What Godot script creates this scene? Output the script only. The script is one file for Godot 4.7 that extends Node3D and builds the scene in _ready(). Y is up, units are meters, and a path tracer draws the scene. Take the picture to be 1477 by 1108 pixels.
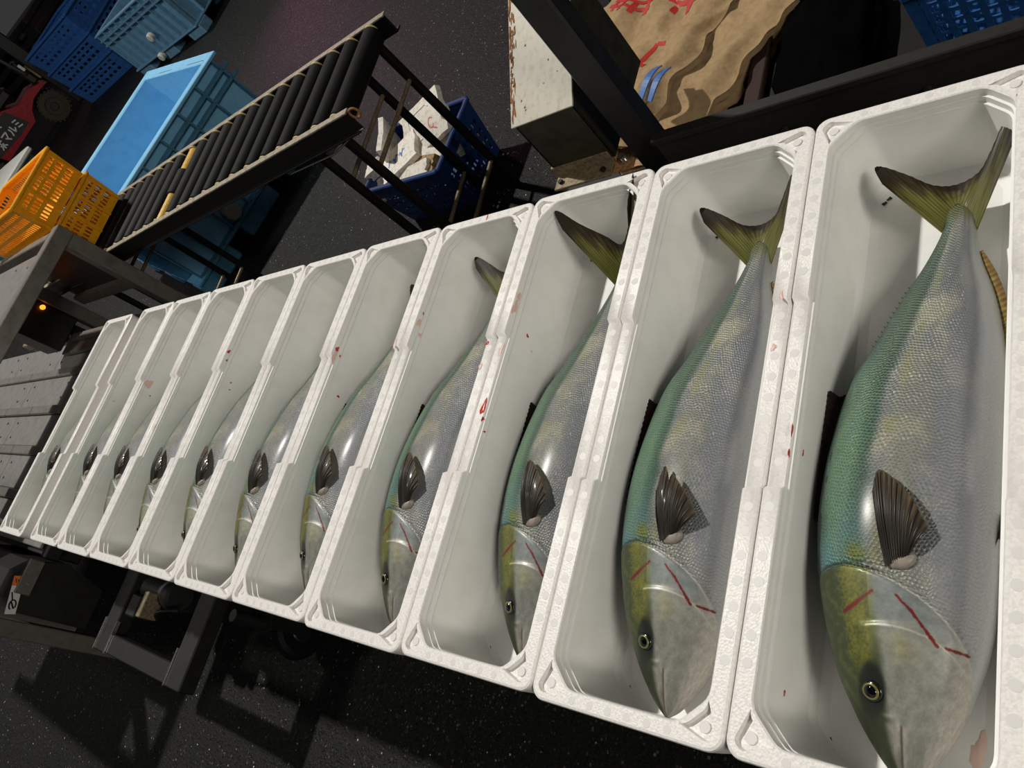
extends Node3D
# A row of white foam boxes, each with a yellowtail, on a packing line at night.

const P := 0.275          # pitch of the foam boxes along x
const L := 0.881          # length of a foam box along z
const RIM := 0.8          # height of the box rims above the floor
const DEPTH := 0.14       # inner depth of a box

var M := {}
var sg := 1
var names := {}

# ---------------------------------------------------------------- helpers
func new_st() -> SurfaceTool:
	var st := SurfaceTool.new()
	st.begin(Mesh.PRIMITIVE_TRIANGLES)
	st.set_smooth_group(-1)
	return st

func flat(st: SurfaceTool) -> void:
	st.set_smooth_group(-1)

func smooth(st: SurfaceTool) -> void:
	sg += 1
	st.set_smooth_group(sg)

func tri(st: SurfaceTool, a: Vector3, b: Vector3, c: Vector3) -> void:
	st.add_vertex(a)
	st.add_vertex(c)
	st.add_vertex(b)

func quad(st: SurfaceTool, a: Vector3, b: Vector3, c: Vector3, d: Vector3) -> void:
	tri(st, a, b, c)
	tri(st, a, c, d)

func at(p: Vector3, turn := Vector3.ZERO) -> Transform3D:
	return Transform3D(Basis.from_euler(turn), p)

# a box with chamfered edges, centred on xf
func bx(st: SurfaceTool, xf: Transform3D, size: Vector3, ch := 0.0) -> void:
	flat(st)
	var h := size * 0.5
	var c: float = minf(ch, minf(h.x, minf(h.y, h.z)) * 0.6)
	if c <= 0.0:
		var p := []
		for i in 8:
			p.append(xf * Vector3(h.x if i & 1 else -h.x, h.y if i & 2 else -h.y, h.z if i & 4 else -h.z))
		quad(st, p[4], p[5], p[7], p[6])
		quad(st, p[1], p[0], p[2], p[3])
		quad(st, p[5], p[1], p[3], p[7])
		quad(st, p[0], p[4], p[6], p[2])
		quad(st, p[6], p[7], p[3], p[2])
		quad(st, p[0], p[1], p[5], p[4])
		return
	for axis in 3:
		var u := (axis + 1) % 3
		var v := (axis + 2) % 3
		for s: float in [-1.0, 1.0]:
			var q := []
			for k in 4:
				var w := Vector3.ZERO
				w[axis] = h[axis] * s
				w[u] = (h[u] - c) * (1.0 if k == 1 or k == 2 else -1.0)
				w[v] = (h[v] - c) * (1.0 if k >= 2 else -1.0)
				q.append(xf * w)
			if s > 0:
				quad(st, q[0], q[1], q[2], q[3])
			else:
				quad(st, q[3], q[2], q[1], q[0])
		for s: float in [-1.0, 1.0]:
			for t: float in [-1.0, 1.0]:
				var e := []
				for k in 4:
					var w := Vector3.ZERO
					w[axis] = (h[axis] - c) * (1.0 if k == 1 or k == 2 else -1.0)
					w[u] = (h[u] if k < 2 else h[u] - c) * s
					w[v] = (h[v] - c if k < 2 else h[v]) * t
					e.append(xf * w)
				if s * t > 0:
					quad(st, e[0], e[1], e[2], e[3])
				else:
					quad(st, e[3], e[2], e[1], e[0])
	for i in 8:
		var sx := 1.0 if i & 1 else -1.0
		var sy := 1.0 if i & 2 else -1.0
		var sz := 1.0 if i & 4 else -1.0
		var a := xf * Vector3(h.x * sx, (h.y - c) * sy, (h.z - c) * sz)
		var b := xf * Vector3((h.x - c) * sx, h.y * sy, (h.z - c) * sz)
		var d := xf * Vector3((h.x - c) * sx, (h.y - c) * sy, h.z * sz)
		if sx * sy * sz > 0:
			tri(st, a, b, d)
		else:
			tri(st, a, d, b)

# box between two corners
func bb(st: SurfaceTool, lo: Vector3, hi: Vector3, ch := 0.0) -> void:
	bx(st, at((lo + hi) * 0.5), (hi - lo).abs(), ch)

# beam with a rectangular section from a to b
func beam(st: SurfaceTool, a: Vector3, b: Vector3, w: float, h: float, ch := 0.0) -> void:
	var z := (b - a).normalized()
	var up := Vector3.UP if absf(z.y) < 0.95 else Vector3(1, 0, 0)
	var x := up.cross(z).normalized()
	bx(st, Transform3D(Basis(x, z.cross(x), z), (a + b) * 0.5), Vector3(w, h, a.distance_to(b)), ch)

func frame_of(dir: Vector3) -> Basis:
	var y := dir.normalized()
	var r := Vector3(1, 0, 0) if absf(y.x) < 0.9 else Vector3(0, 0, 1)
	var x := y.cross(r).normalized()
	return Basis(x, y, x.cross(y))

# surface of revolution: profile of (radius, height) from the bottom up, outside first
func lathe(st: SurfaceTool, xf: Transform3D, prof: Array, n := 16, one_group := false) -> void:
	if one_group:
		smooth(st)
	for i in prof.size() - 1:
		if not one_group:
			smooth(st)
		var a: Vector2 = prof[i]
		var b: Vector2 = prof[i + 1]
		for k in n:
			var t0 := TAU * k / n
			var t1 := TAU * (k + 1) / n
			var p0 := xf * Vector3(a.x * cos(t0), a.y, -a.x * sin(t0))
			var p1 := xf * Vector3(a.x * cos(t1), a.y, -a.x * sin(t1))
			var q0 := xf * Vector3(b.x * cos(t0), b.y, -b.x * sin(t0))
			var q1 := xf * Vector3(b.x * cos(t1), b.y, -b.x * sin(t1))
			if a.x < 1e-6:
				tri(st, p0, q1, q0)
			elif b.x < 1e-6:
				tri(st, p0, p1, q0)
			else:
				quad(st, p0, p1, q1, q0)

func cyl(st: SurfaceTool, a: Vector3, b: Vector3, r: float, n := 12, bev := 0.0) -> void:
	var xf := Transform3D(frame_of(b - a), a)
	var l := a.distance_to(b)
	if bev > 0.0:
		lathe(st, xf, [Vector2(0, 0), Vector2(r - bev, 0), Vector2(r, bev), Vector2(r, l - bev), Vector2(r - bev, l), Vector2(0, l)], n)
	else:
		lathe(st, xf, [Vector2(0, 0), Vector2(r, 0), Vector2(r, l), Vector2(0, l)], n)

func tube(st: SurfaceTool, pts: Array, r: float, n := 8) -> void:
	smooth(st)
	var rings := []
	var x := Vector3.ZERO
	for i in pts.size():
		var p: Vector3 = pts[i]
		var d: Vector3 = (pts[mini(i + 1, pts.size() - 1)] - pts[maxi(i - 1, 0)]).normalized()
		if i == 0:
			x = frame_of(d).x
		x = (x - d * x.dot(d)).normalized()
		var y := d.cross(x)
		var ring := []
		for k in n:
			var t := TAU * k / n
			ring.append(p + (x * cos(t) + y * sin(t)) * r)
		rings.append(ring)
	for i in rings.size() - 1:
		for k in n:
			var k1 := (k + 1) % n
			quad(st, rings[i][k], rings[i][k1], rings[i + 1][k1], rings[i + 1][k])
	flat(st)
	for k in range(1, n - 1):
		tri(st, rings[0][0], rings[0][k + 1], rings[0][k])
		var e: Array = rings[-1]
		tri(st, e[0], e[k], e[k + 1])

# polygon in the local xy plane, counter-clockwise, given a thickness along local z (from -h to 0)
func prism(st: SurfaceTool, xf: Transform3D, poly: PackedVector2Array, h: float) -> void:
	flat(st)
	if Geometry2D.is_polygon_clockwise(poly):
		poly.reverse()
	var idx := Geometry2D.triangulate_polygon(poly)
	for i in range(0, idx.size(), 3):
		var q := []
		for k in 3:
			q.append(poly[idx[i + k]])
		var c: float = (q[1] - q[0]).cross(q[2] - q[0])
		if c < 0:
			q = [q[0], q[2], q[1]]
		tri(st, xf * Vector3(q[0].x, q[0].y, 0), xf * Vector3(q[1].x, q[1].y, 0), xf * Vector3(q[2].x, q[2].y, 0))
		tri(st, xf * Vector3(q[0].x, q[0].y, -h), xf * Vector3(q[2].x, q[2].y, -h), xf * Vector3(q[1].x, q[1].y, -h))
	for i in poly.size():
		var a := poly[i]
		var b := poly[(i + 1) % poly.size()]
		quad(st, xf * Vector3(a.x, a.y, -h), xf * Vector3(b.x, b.y, -h), xf * Vector3(b.x, b.y, 0), xf * Vector3(a.x, a.y, 0))

func numbered(called: String) -> String:
	var n: int = names.get(called, 0)
	names[called] = n + 1
	return called if n == 0 else "%s_%03d" % [called, n]

func obj(called: String, st: SurfaceTool, m: Material, parent: Node = null) -> MeshInstance3D:
	st.generate_normals()
	var o := MeshInstance3D.new()
	o.mesh = st.commit()
	o.material_override = m
	put(called, o, parent)
	return o

func put(called: String, o: Node3D, parent: Node) -> void:
	if parent == null:
		o.name = numbered(called)
		add_child(o, true)
	else:
		o.name = called
		parent.add_child(o, true)

func share(called: String, mesh: Mesh, m: Material, parent: Node, xf: Transform3D) -> MeshInstance3D:
	var o := MeshInstance3D.new()
	o.mesh = mesh
	o.material_override = m
	o.transform = xf
	put(called, o, parent)
	return o

func baked(st: SurfaceTool) -> ArrayMesh:
	st.generate_normals()
	return st.commit()

func tag(o: Node3D, label: String, category: String, group := "") -> Node3D:
	o.set_meta("label", label)
	o.set_meta("category", category)
	if group:
		o.set_meta("group", group)
	return o

func thing(called: String, label: String, category: String, p := Vector3.ZERO, turn := 0.0, group := "") -> Node3D:
	var o := Node3D.new()
	o.position = p
	o.rotation.y = turn
	put(called, o, null)
	tag(o, label, category, group)
	return o

func mat(c: Color, rough := 0.6, metal := 0.0) -> StandardMaterial3D:
	var m := StandardMaterial3D.new()
	m.albedo_color = c
	m.roughness = rough
	m.metallic = metal
	return m

func noise_tex(seed_: int, freq: float, ramp: Gradient, size := 512, kind := FastNoiseLite.TYPE_SIMPLEX_SMOOTH, octaves := 4, normal := false, bump := 4.0) -> NoiseTexture2D:
	var n := FastNoiseLite.new()
	n.seed = seed_
	n.noise_type = kind
	n.frequency = freq
	n.fractal_octaves = octaves
	if octaves <= 1:
		n.fractal_type = FastNoiseLite.FRACTAL_NONE
	if kind == FastNoiseLite.TYPE_CELLULAR:
		n.cellular_return_type = FastNoiseLite.RETURN_DISTANCE
	var t := NoiseTexture2D.new()
	t.width = size
	t.height = size
	t.seamless = true
	t.noise = n
	if normal:
		t.as_normal_map = true
		t.bump_strength = bump
	elif ramp:
		t.color_ramp = ramp
	return t

func ramp(stops: Array) -> Gradient:
	var g := Gradient.new()
	var off := PackedFloat32Array()
	var col := PackedColorArray()
	for s in stops:
		off.append(s[0])
		col.append(s[1])
	g.offsets = off
	g.colors = col
	return g

func tri_map(m: StandardMaterial3D, scale: float, world := false) -> StandardMaterial3D:
	m.uv1_triplanar = true
	m.uv1_world_triplanar = world
	m.uv1_scale = Vector3.ONE * scale
	return m

func grey(v: float) -> Color:
	return Color(v, v, v)

# dirty paint or steel: the colour broken up by a noise
func worn(c: Color, d: Color, rough: float, metal: float, scale := 2.0, seed_ := 1, lo := 0.35, hi := 0.7) -> StandardMaterial3D:
	var m := mat(Color.WHITE, rough, metal)
	m.albedo_texture = noise_tex(seed_, 0.012, ramp([[0.0, d], [lo, c.lerp(d, 0.35)], [hi, c], [1.0, c]]), 512, FastNoiseLite.TYPE_SIMPLEX_SMOOTH, 5)
	m.roughness_texture = null
	return tri_map(m, scale)

# ---------------------------------------------------------------- materials
func build_materials() -> void:
	# expanded polystyrene: white, with the outlines of the beads as fine relief
	var foam := mat(Color(0.975, 0.965, 0.955), 0.42)
	foam.albedo_texture = noise_tex(3, 0.03, ramp([[0.0, Color(0.90, 0.895, 0.885)], [0.5, Color(0.97, 0.965, 0.96)], [1.0, Color.WHITE]]), 512, FastNoiseLite.TYPE_SIMPLEX_SMOOTH, 4)
	foam.normal_enabled = true
	foam.normal_texture = noise_tex(5, 0.055, null, 512, FastNoiseLite.TYPE_CELLULAR, 1, true, 5.0)
	foam.normal_scale = 0.33
	foam.subsurf_scatter_enabled = false
	M.foam = tri_map(foam, 12.0)
	var inner := mat(Color(0.972, 0.968, 0.955), 0.5)
	inner.albedo_texture = noise_tex(8, 0.01, ramp([[0.0, Color(0.975, 0.975, 0.97)], [0.6, Color.WHITE], [1.0, Color.WHITE]]), 512, FastNoiseLite.TYPE_SIMPLEX_SMOOTH, 5)
	M.foam_inner = tri_map(inner, 3.0)
	M.foam_mark = mat(Color(0.885, 0.875, 0.865), 0.45)
	M.blood = mat(Color(0.78, 0.22, 0.15), 0.25)
	M.blood_thin = mat(Color(0.94, 0.80, 0.75), 0.4)
	M.ink = mat(Color(0.03, 0.03, 0.03), 0.5)
	# steel and paint
	M.dark_steel = worn(Color(0.135, 0.135, 0.135), Color(0.10, 0.085, 0.075), 0.45, 0.3, 3.0, 11)
	M.black_steel = worn(Color(0.07, 0.068, 0.066), Color(0.05, 0.035, 0.03), 0.5, 0.2, 3.0, 12)
	M.rail_steel = worn(Color(0.15, 0.145, 0.135), Color(0.12, 0.07, 0.04), 0.5, 0.3, 6.0, 13, 0.25, 0.45)
	M.grey_steel = worn(Color(0.48, 0.465, 0.44), Color(0.40, 0.38, 0.35), 0.42, 0.35, 3.0, 14)
	M.plate_steel = worn(Color(0.52, 0.51, 0.50), Color(0.44, 0.425, 0.41), 0.42, 0.3, 2.5, 15)
	M.beige_steel = worn(Color(0.74, 0.71, 0.64), Color(0.62, 0.57, 0.48), 0.5, 0.0, 8.0, 16, 0.3, 0.5)
	M.rust = worn(Color(0.66, 0.47, 0.30), Color(0.36, 0.2, 0.11), 0.85, 0.0, 14.0, 17)
	M.olive_steel = worn(Color(0.22, 0.205, 0.15), Color(0.15, 0.135, 0.09), 0.45, 0.3, 4.0, 44)
	M.rust_brown = worn(Color(0.20, 0.11, 0.07), Color(0.14, 0.07, 0.05), 0.8, 0.0, 5.0, 18)
	M.bracket = worn(Color(0.55, 0.50, 0.40), Color(0.36, 0.28, 0.19), 0.5, 0.3, 10.0, 19)
	M.bolt = mat(Color(0.5, 0.49, 0.47), 0.3, 0.8)
	M.chrome = mat(Color(0.75, 0.74, 0.72), 0.2, 0.9)
	M.rubber = worn(Color(0.06, 0.06, 0.064), Color(0.035, 0.035, 0.037), 0.65, 0.0, 6.0, 20)
	M.rubber.metallic_specular = 0.3
	M.yellow = worn(Color(0.86, 0.68, 0.24), Color(0.70, 0.5, 0.16), 0.4, 0.0, 8.0, 21)
	M.cream = mat(Color(0.76, 0.68, 0.48), 0.45)
	M.rail_top = worn(Color(0.62, 0.59, 0.52), Color(0.45, 0.41, 0.34), 0.5, 0.2, 8.0, 22)
	# plastics
	M.tank_blue = worn(Color(0.53, 0.79, 0.94), Color(0.48, 0.73, 0.89), 0.38, 0.0, 1.6, 23)
	M.tank_teal = worn(Color(0.32, 0.55, 0.68), Color(0.26, 0.46, 0.58), 0.4, 0.0, 2.4, 24)
	M.pale_blue = worn(Color(0.44, 0.62, 0.74), Color(0.35, 0.52, 0.64), 0.45, 0.0, 1.5, 25)
	M.deep_blue = worn(Color(0.20, 0.40, 0.68), Color(0.15, 0.32, 0.56), 0.45, 0.0, 2.0, 26)
	M.basket_blue = worn(Color(0.10, 0.22, 0.43), Color(0.08, 0.17, 0.34), 0.4, 0.0, 5.0, 27)
	M.dim_blue = worn(Color(0.14, 0.34, 0.58), Color(0.1, 0.26, 0.46), 0.4, 0.0, 5.0, 28)
	M.orange = worn(Color(1.0, 0.71, 0.11), Color(0.95, 0.61, 0.08), 0.38, 0.0, 4.0, 29)
	M.white_board = worn(Color(0.86, 0.87, 0.84), Color(0.76, 0.78, 0.75), 0.4, 0.0, 3.0, 30)
	M.teal = mat(Color(0.25, 0.45, 0.48), 0.45)
	M.foam_old = worn(Color(0.93, 0.91, 0.87), Color(0.80, 0.74, 0.63), 0.5, 0.0, 6.0, 31, 0.3, 0.5)
	M.foam_dirty = worn(Color(0.66, 0.54, 0.36), Color(0.42, 0.3, 0.18), 0.7, 0.0, 8.0, 32)
	M.plug = mat(Color(0.66, 0.65, 0.63), 0.4)
	# vehicle
	M.red_paint = worn(Color(0.66, 0.08, 0.13), Color(0.5, 0.06, 0.1), 0.3, 0.0, 2.0, 33)
	M.black_paint = worn(Color(0.13, 0.13, 0.135), Color(0.09, 0.09, 0.09), 0.45, 0.0, 2.0, 34)
	M.tyre = worn(Color(0.26, 0.235, 0.195), Color(0.18, 0.16, 0.13), 0.8, 0.0, 4.0, 35)
	M.white_print = mat(Color(0.88, 0.88, 0.86), 0.5)
	M.orange_print = mat(Color(0.93, 0.48, 0.12), 0.5)
	M.blue_print = mat(Color(0.30, 0.50, 0.78), 0.6)
	M.pink_print = mat(Color(0.85, 0.45, 0.46), 0.6)
	M.red_print = mat(Color(0.72, 0.14, 0.13), 0.7)
	# kraft paper
	var kraft := worn(Color(0.66, 0.55, 0.40), Color(0.56, 0.45, 0.31), 0.85, 0.0, 6.0, 36)
	kraft.normal_enabled = true
	kraft.normal_texture = noise_tex(37, 0.02, null, 512, FastNoiseLite.TYPE_SIMPLEX_SMOOTH, 4, true, 6.0)
	kraft.normal_scale = 0.7
	M.kraft = kraft
	M.band_blue = worn(Color(0.30, 0.46, 0.70), Color(0.24, 0.38, 0.6), 0.5, 0.0, 6.0, 38)
	M.black_bag = mat(Color(0.012, 0.012, 0.013), 0.85)
	M.black_bag.metallic_specular = 0.12
	for c in [["led_orange", Color(1.0, 0.5, 0.1)], ["led_red", Color(1.0, 0.15, 0.08)]]:
		var e := mat(c[1], 0.4)
		e.emission_enabled = true
		e.emission = c[1]
		e.emission_energy_multiplier = 3.0
		M[c[0]] = e
	# asphalt: dark binder with pale and glassy grains
	var rng := RandomNumberGenerator.new()
	rng.seed = 7
	var n := 1024
	var im := Image.create(n, n, false, Image.FORMAT_RGB8)
	var rough := Image.create(n, n, false, Image.FORMAT_L8)
	var hgt := Image.create(n, n, false, Image.FORMAT_L8)
	im.fill(Color(0.085, 0.083, 0.08))
	rough.fill(grey(0.62))
	hgt.fill(grey(0.35))
	for i in 70000:
		var x := rng.randi_range(0, n - 1)
		var y := rng.randi_range(0, n - 1)
		var s := rng.randi_range(1, 4)
		var v := rng.randf_range(0.04, 0.125)
		if rng.randf() < 0.05:
			v = rng.randf_range(0.18, 0.36)
		if rng.randf() < 0.012:
			v = rng.randf_range(0.5, 0.85)
			s = rng.randi_range(1, 3)
		var hh := grey(rng.randf_range(0.2, 0.9))
		var rr := grey(rng.randf_range(0.3, 0.8))
		im.fill_rect(Rect2i(x, y, s, s), Color(v, v * 0.98, v * 0.95))
		hgt.fill_rect(Rect2i(x, y, s, s), hh)
		rough.fill_rect(Rect2i(x, y, s, s), rr)
	hgt.bump_map_to_normal_map(3.0)
	var asphalt := mat(Color.WHITE, 1.0)
	asphalt.albedo_texture = ImageTexture.create_from_image(im)
	asphalt.roughness_texture = ImageTexture.create_from_image(rough)
	asphalt.normal_enabled = true
	asphalt.normal_texture = ImageTexture.create_from_image(hgt)
	asphalt.normal_scale = 0.6
	asphalt.metallic_specular = 0.3
	M.asphalt = tri_map(asphalt, 0.55, true)

func build_floor() -> void:
	var st := new_st()
	bb(st, Vector3(-60, -0.2, -45), Vector3(12, 0, 25))
	var o := obj("floor", st, M.asphalt)
	o.set_meta("kind", "structure")
	o.set_meta("label", "dark wet asphalt floor of the fish market yard")

# ---------------------------------------------------------------- fish
# The fish lies on its right side in box coordinates: snout at z 0.865, back to the left (-x), belly to the right.
const MIDY := -0.079
const Z0 := 0.118
const XD := [[0.118, 0.166], [0.14, 0.1575], [0.166, 0.155], [0.215, 0.1375], [0.275, 0.1095], [0.338, 0.085], [0.403, 0.0605], [0.495, 0.048], [0.575, 0.0435], [0.65, 0.049], [0.71, 0.062], [0.765, 0.081], [0.81, 0.106], [0.84, 0.128], [0.856, 0.143], [0.865, 0.153]]
const XV := [[0.118, 0.181], [0.14, 0.189], [0.166, 0.193], [0.215, 0.2], [0.275, 0.217], [0.338, 0.2285], [0.403, 0.2345], [0.495, 0.2372], [0.575, 0.2372], [0.65, 0.2345], [0.71, 0.229], [0.765, 0.215], [0.81, 0.198], [0.84, 0.181], [0.856, 0.169], [0.865, 0.158]]
const HB := [[0.118, 0.0015], [0.14, 0.0055], [0.166, 0.0130], [0.215, 0.022], [0.275, 0.0305], [0.338, 0.039], [0.403, 0.0475], [0.495, 0.0555], [0.575, 0.058], [0.65, 0.0555], [0.71, 0.0505], [0.765, 0.0435], [0.81, 0.034], [0.84, 0.023], [0.856, 0.0135], [0.865, 0.004]]
# height of the midline: the tail end sags towards the floor of the box
const MID := [[0.118, -0.096], [0.166, -0.1], [0.215, -0.103], [0.275, -0.1035], [0.338, -0.1], [0.403, -0.092], [0.495, -0.0835], [0.575, -0.081], [0.65, -0.0815], [0.71, -0.085], [0.78, -0.089], [0.865, -0.091]]

func curve(t: Array, z: float) -> float:
	var n := t.size()
	if z <= t[0][0]: return t[0][1]
	if z >= t[n - 1][0]: return t[n - 1][1]
	var i := 0
	while t[i + 1][0] < z:
		i += 1
	var z0: float = t[i][0]
	var z1: float = t[i + 1][0]
	var h := z1 - z0
	var s := (z - z0) / h
	var d: float = (t[i + 1][1] - t[i][1]) / h
	var m0: float = d
	var m1: float = d
	if i > 0:
		m0 = (t[i + 1][1] - t[i - 1][1]) / (z1 - t[i - 1][0])
	if i < n - 2:
		m1 = (t[i + 2][1] - t[i][1]) / (t[i + 2][0] - z0)
	var s2 := s * s
	var s3 := s2 * s
	return (2 * s3 - 3 * s2 + 1) * t[i][1] + (s3 - 2 * s2 + s) * h * m0 + (-2 * s3 + 3 * s2) * t[i + 1][1] + (s3 - s2) * h * m1

func ss(a: float, b: float, x: float) -> float:
	var t := clampf((x - a) / (b - a), 0.0, 1.0)
	return t * t * (3.0 - 2.0 * t)

# the rear edge of the gill cover as z over t (0 back, 1 belly), and the edge of the cheek plate
func gill_z(t: float) -> float:
	return 0.656 + 0.030 * pow(absf(t - 0.36) / 0.36, 2.0) if t < 0.36 else 0.656 + 0.085 * pow((t - 0.36) / 0.5, 1.7)

func cheek_z(t: float) -> float:
	return 0.714 + 0.012 * pow(absf(t - 0.5) / 0.2, 2.0) if t < 0.62 else 0.718 + 0.19 * pow(t - 0.62, 1.25)

# th: 0 back edge, PI/2 upper flank, PI belly edge, then round underneath
func fish_point(z: float, th: float) -> Vector3:
	var d := curve(XD, z)
	var v := curve(XV, z)
	var b := curve(HB, z)
	var c := (d + v) * 0.5
	var a := (v - d) * 0.5
	var s := sin(th)
	var k := signf(s) * pow(absf(s), 0.86)
	var x := c - a * cos(th)
	var y := b * k
	if s > 0.0:
		var t := th / PI
		# gill cover stands proud of the body, cheek plate proud of it
		if z > 0.6:
			y += 0.0042 * s * ss(gill_z(t) - 0.003, gill_z(t) + 0.002, z) * (1.0 - ss(0.74, 0.80, z))
			y -= 0.0024 * s * exp(-pow((z - gill_z(t) + 0.004) / 0.004, 2.0))
			if t > 0.36:
				y += 0.0016 * s * ss(cheek_z(t) - 0.0025, cheek_z(t) + 0.0015, z) * (1.0 - ss(0.75, 0.80, z))
		# hollow in front of the eye, upper jaw bone, mouth line
		if z > 0.78:
			var mz := (z - 0.80) / 0.06
			var jaw := lerpf(0.157, 0.156, clampf(mz, 0, 1))
			y -= 0.0030 * exp(-pow((x - jaw) / 0.0022, 2.0)) * ss(0.800, 0.808, z) * (1.0 - ss(0.855, 0.865, z))
			y += 0.0016 * ss(0.800, 0.806, z) * (1.0 - ss(0.84, 0.86, z)) * exp(-pow((x - 0.145) / 0.008, 2.0))
	else:
		y = maxf(y, -b)
	return Vector3(x, maxf(curve(MID, z) + y, -DEPTH + 0.0008), z)

func theta_of(x: float, z: float) -> float:
	var d := curve(XD, z)
	var v := curve(XV, z)
	return acos(clampf(((d + v) * 0.5 - x) / ((v - d) * 0.5), -1.0, 1.0))

func on_fish(x: float, z: float, up := 0.0) -> Vector3:
	return fish_point(z, theta_of(x, z)) + Vector3(0, up, 0)

func fish_body_mesh() -> ArrayMesh:
	var nu := 300
	var nv := 96
	var zs := PackedFloat32Array()
	for i in nu + 1:
		zs.append(lerpf(Z0, 0.865, float(i) / nu))
	var verts := PackedVector3Array()
	var uvs := PackedVector2Array()
	var idx := PackedInt32Array()
	for i in nu + 1:
		for j in nv + 1:
			var th := TAU * j / nv
			verts.append(fish_point(zs[i], th))
			uvs.append(Vector2((zs[i] - 0.10) / 0.78, th / PI if th <= PI else (TAU - th) / PI))
	var norms := PackedVector3Array()
	norms.resize(verts.size())
	for i in nu:
		for j in nv:
			var a := i * (nv + 1) + j
			var b := a + 1
			var c := a + nv + 1
			var d := c + 1
			for t in [[a, c, b], [b, c, d]]:
				idx.append_array(PackedInt32Array(t))
				var n: Vector3 = (verts[t[2]] - verts[t[0]]).cross(verts[t[1]] - verts[t[0]])
				for k in 3:
					norms[t[k]] += n
	# caps
	for e in [0, nu]:
		var mid := verts.size()
		verts.append(Vector3((curve(XD, zs[e]) + curve(XV, zs[e])) * 0.5, curve(MID, zs[e]), zs[e] + (0.002 if e else -0.002)))
		uvs.append(Vector2(0.0 if e == 0 else 1.0, 0.5))
		norms.append(Vector3(0, 0, 1 if e else -1))
		for j in nv:
			var a: int = e * (nv + 1) + j
			if e == 0:
				idx.append_array(PackedInt32Array([mid, a, a + 1]))
			else:
				idx.append_array(PackedInt32Array([mid, a + 1, a]))
	for i in nu + 1:
		var s := norms[i * (nv + 1)] + norms[i * (nv + 1) + nv]
		norms[i * (nv + 1)] = s
		norms[i * (nv + 1) + nv] = s
	for i in norms.size():
		norms[i] = norms[i].normalized()
	# make the normals point outwards
	var probe := (nu / 2) * (nv + 1) + nv / 4
	if norms[probe].y < 0:
		for i in norms.size():
			norms[i] = -norms[i]
		for i in range(0, idx.size(), 3):
			var t := idx[i + 1]
			idx[i + 1] = idx[i + 2]
			idx[i + 2] = t
	var arr := []
	arr.resize(Mesh.ARRAY_MAX)
	arr[Mesh.ARRAY_VERTEX] = verts
	arr[Mesh.ARRAY_NORMAL] = norms
	arr[Mesh.ARRAY_TEX_UV] = uvs
	arr[Mesh.ARRAY_INDEX] = idx
	var am := ArrayMesh.new()
	am.add_surface_from_arrays(Mesh.PRIMITIVE_TRIANGLES, arr)
	var st := SurfaceTool.new()
	st.create_from(am, 0)
	st.generate_tangents()
	return st.commit()

func seg_dist(p: Vector2, a: Vector2, b: Vector2) -> float:
	var t := clampf((p - a).dot(b - a) / maxf((b - a).length_squared(), 1e-12), 0.0, 1.0)
	return p.distance_to(a.lerp(b, t))

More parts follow.
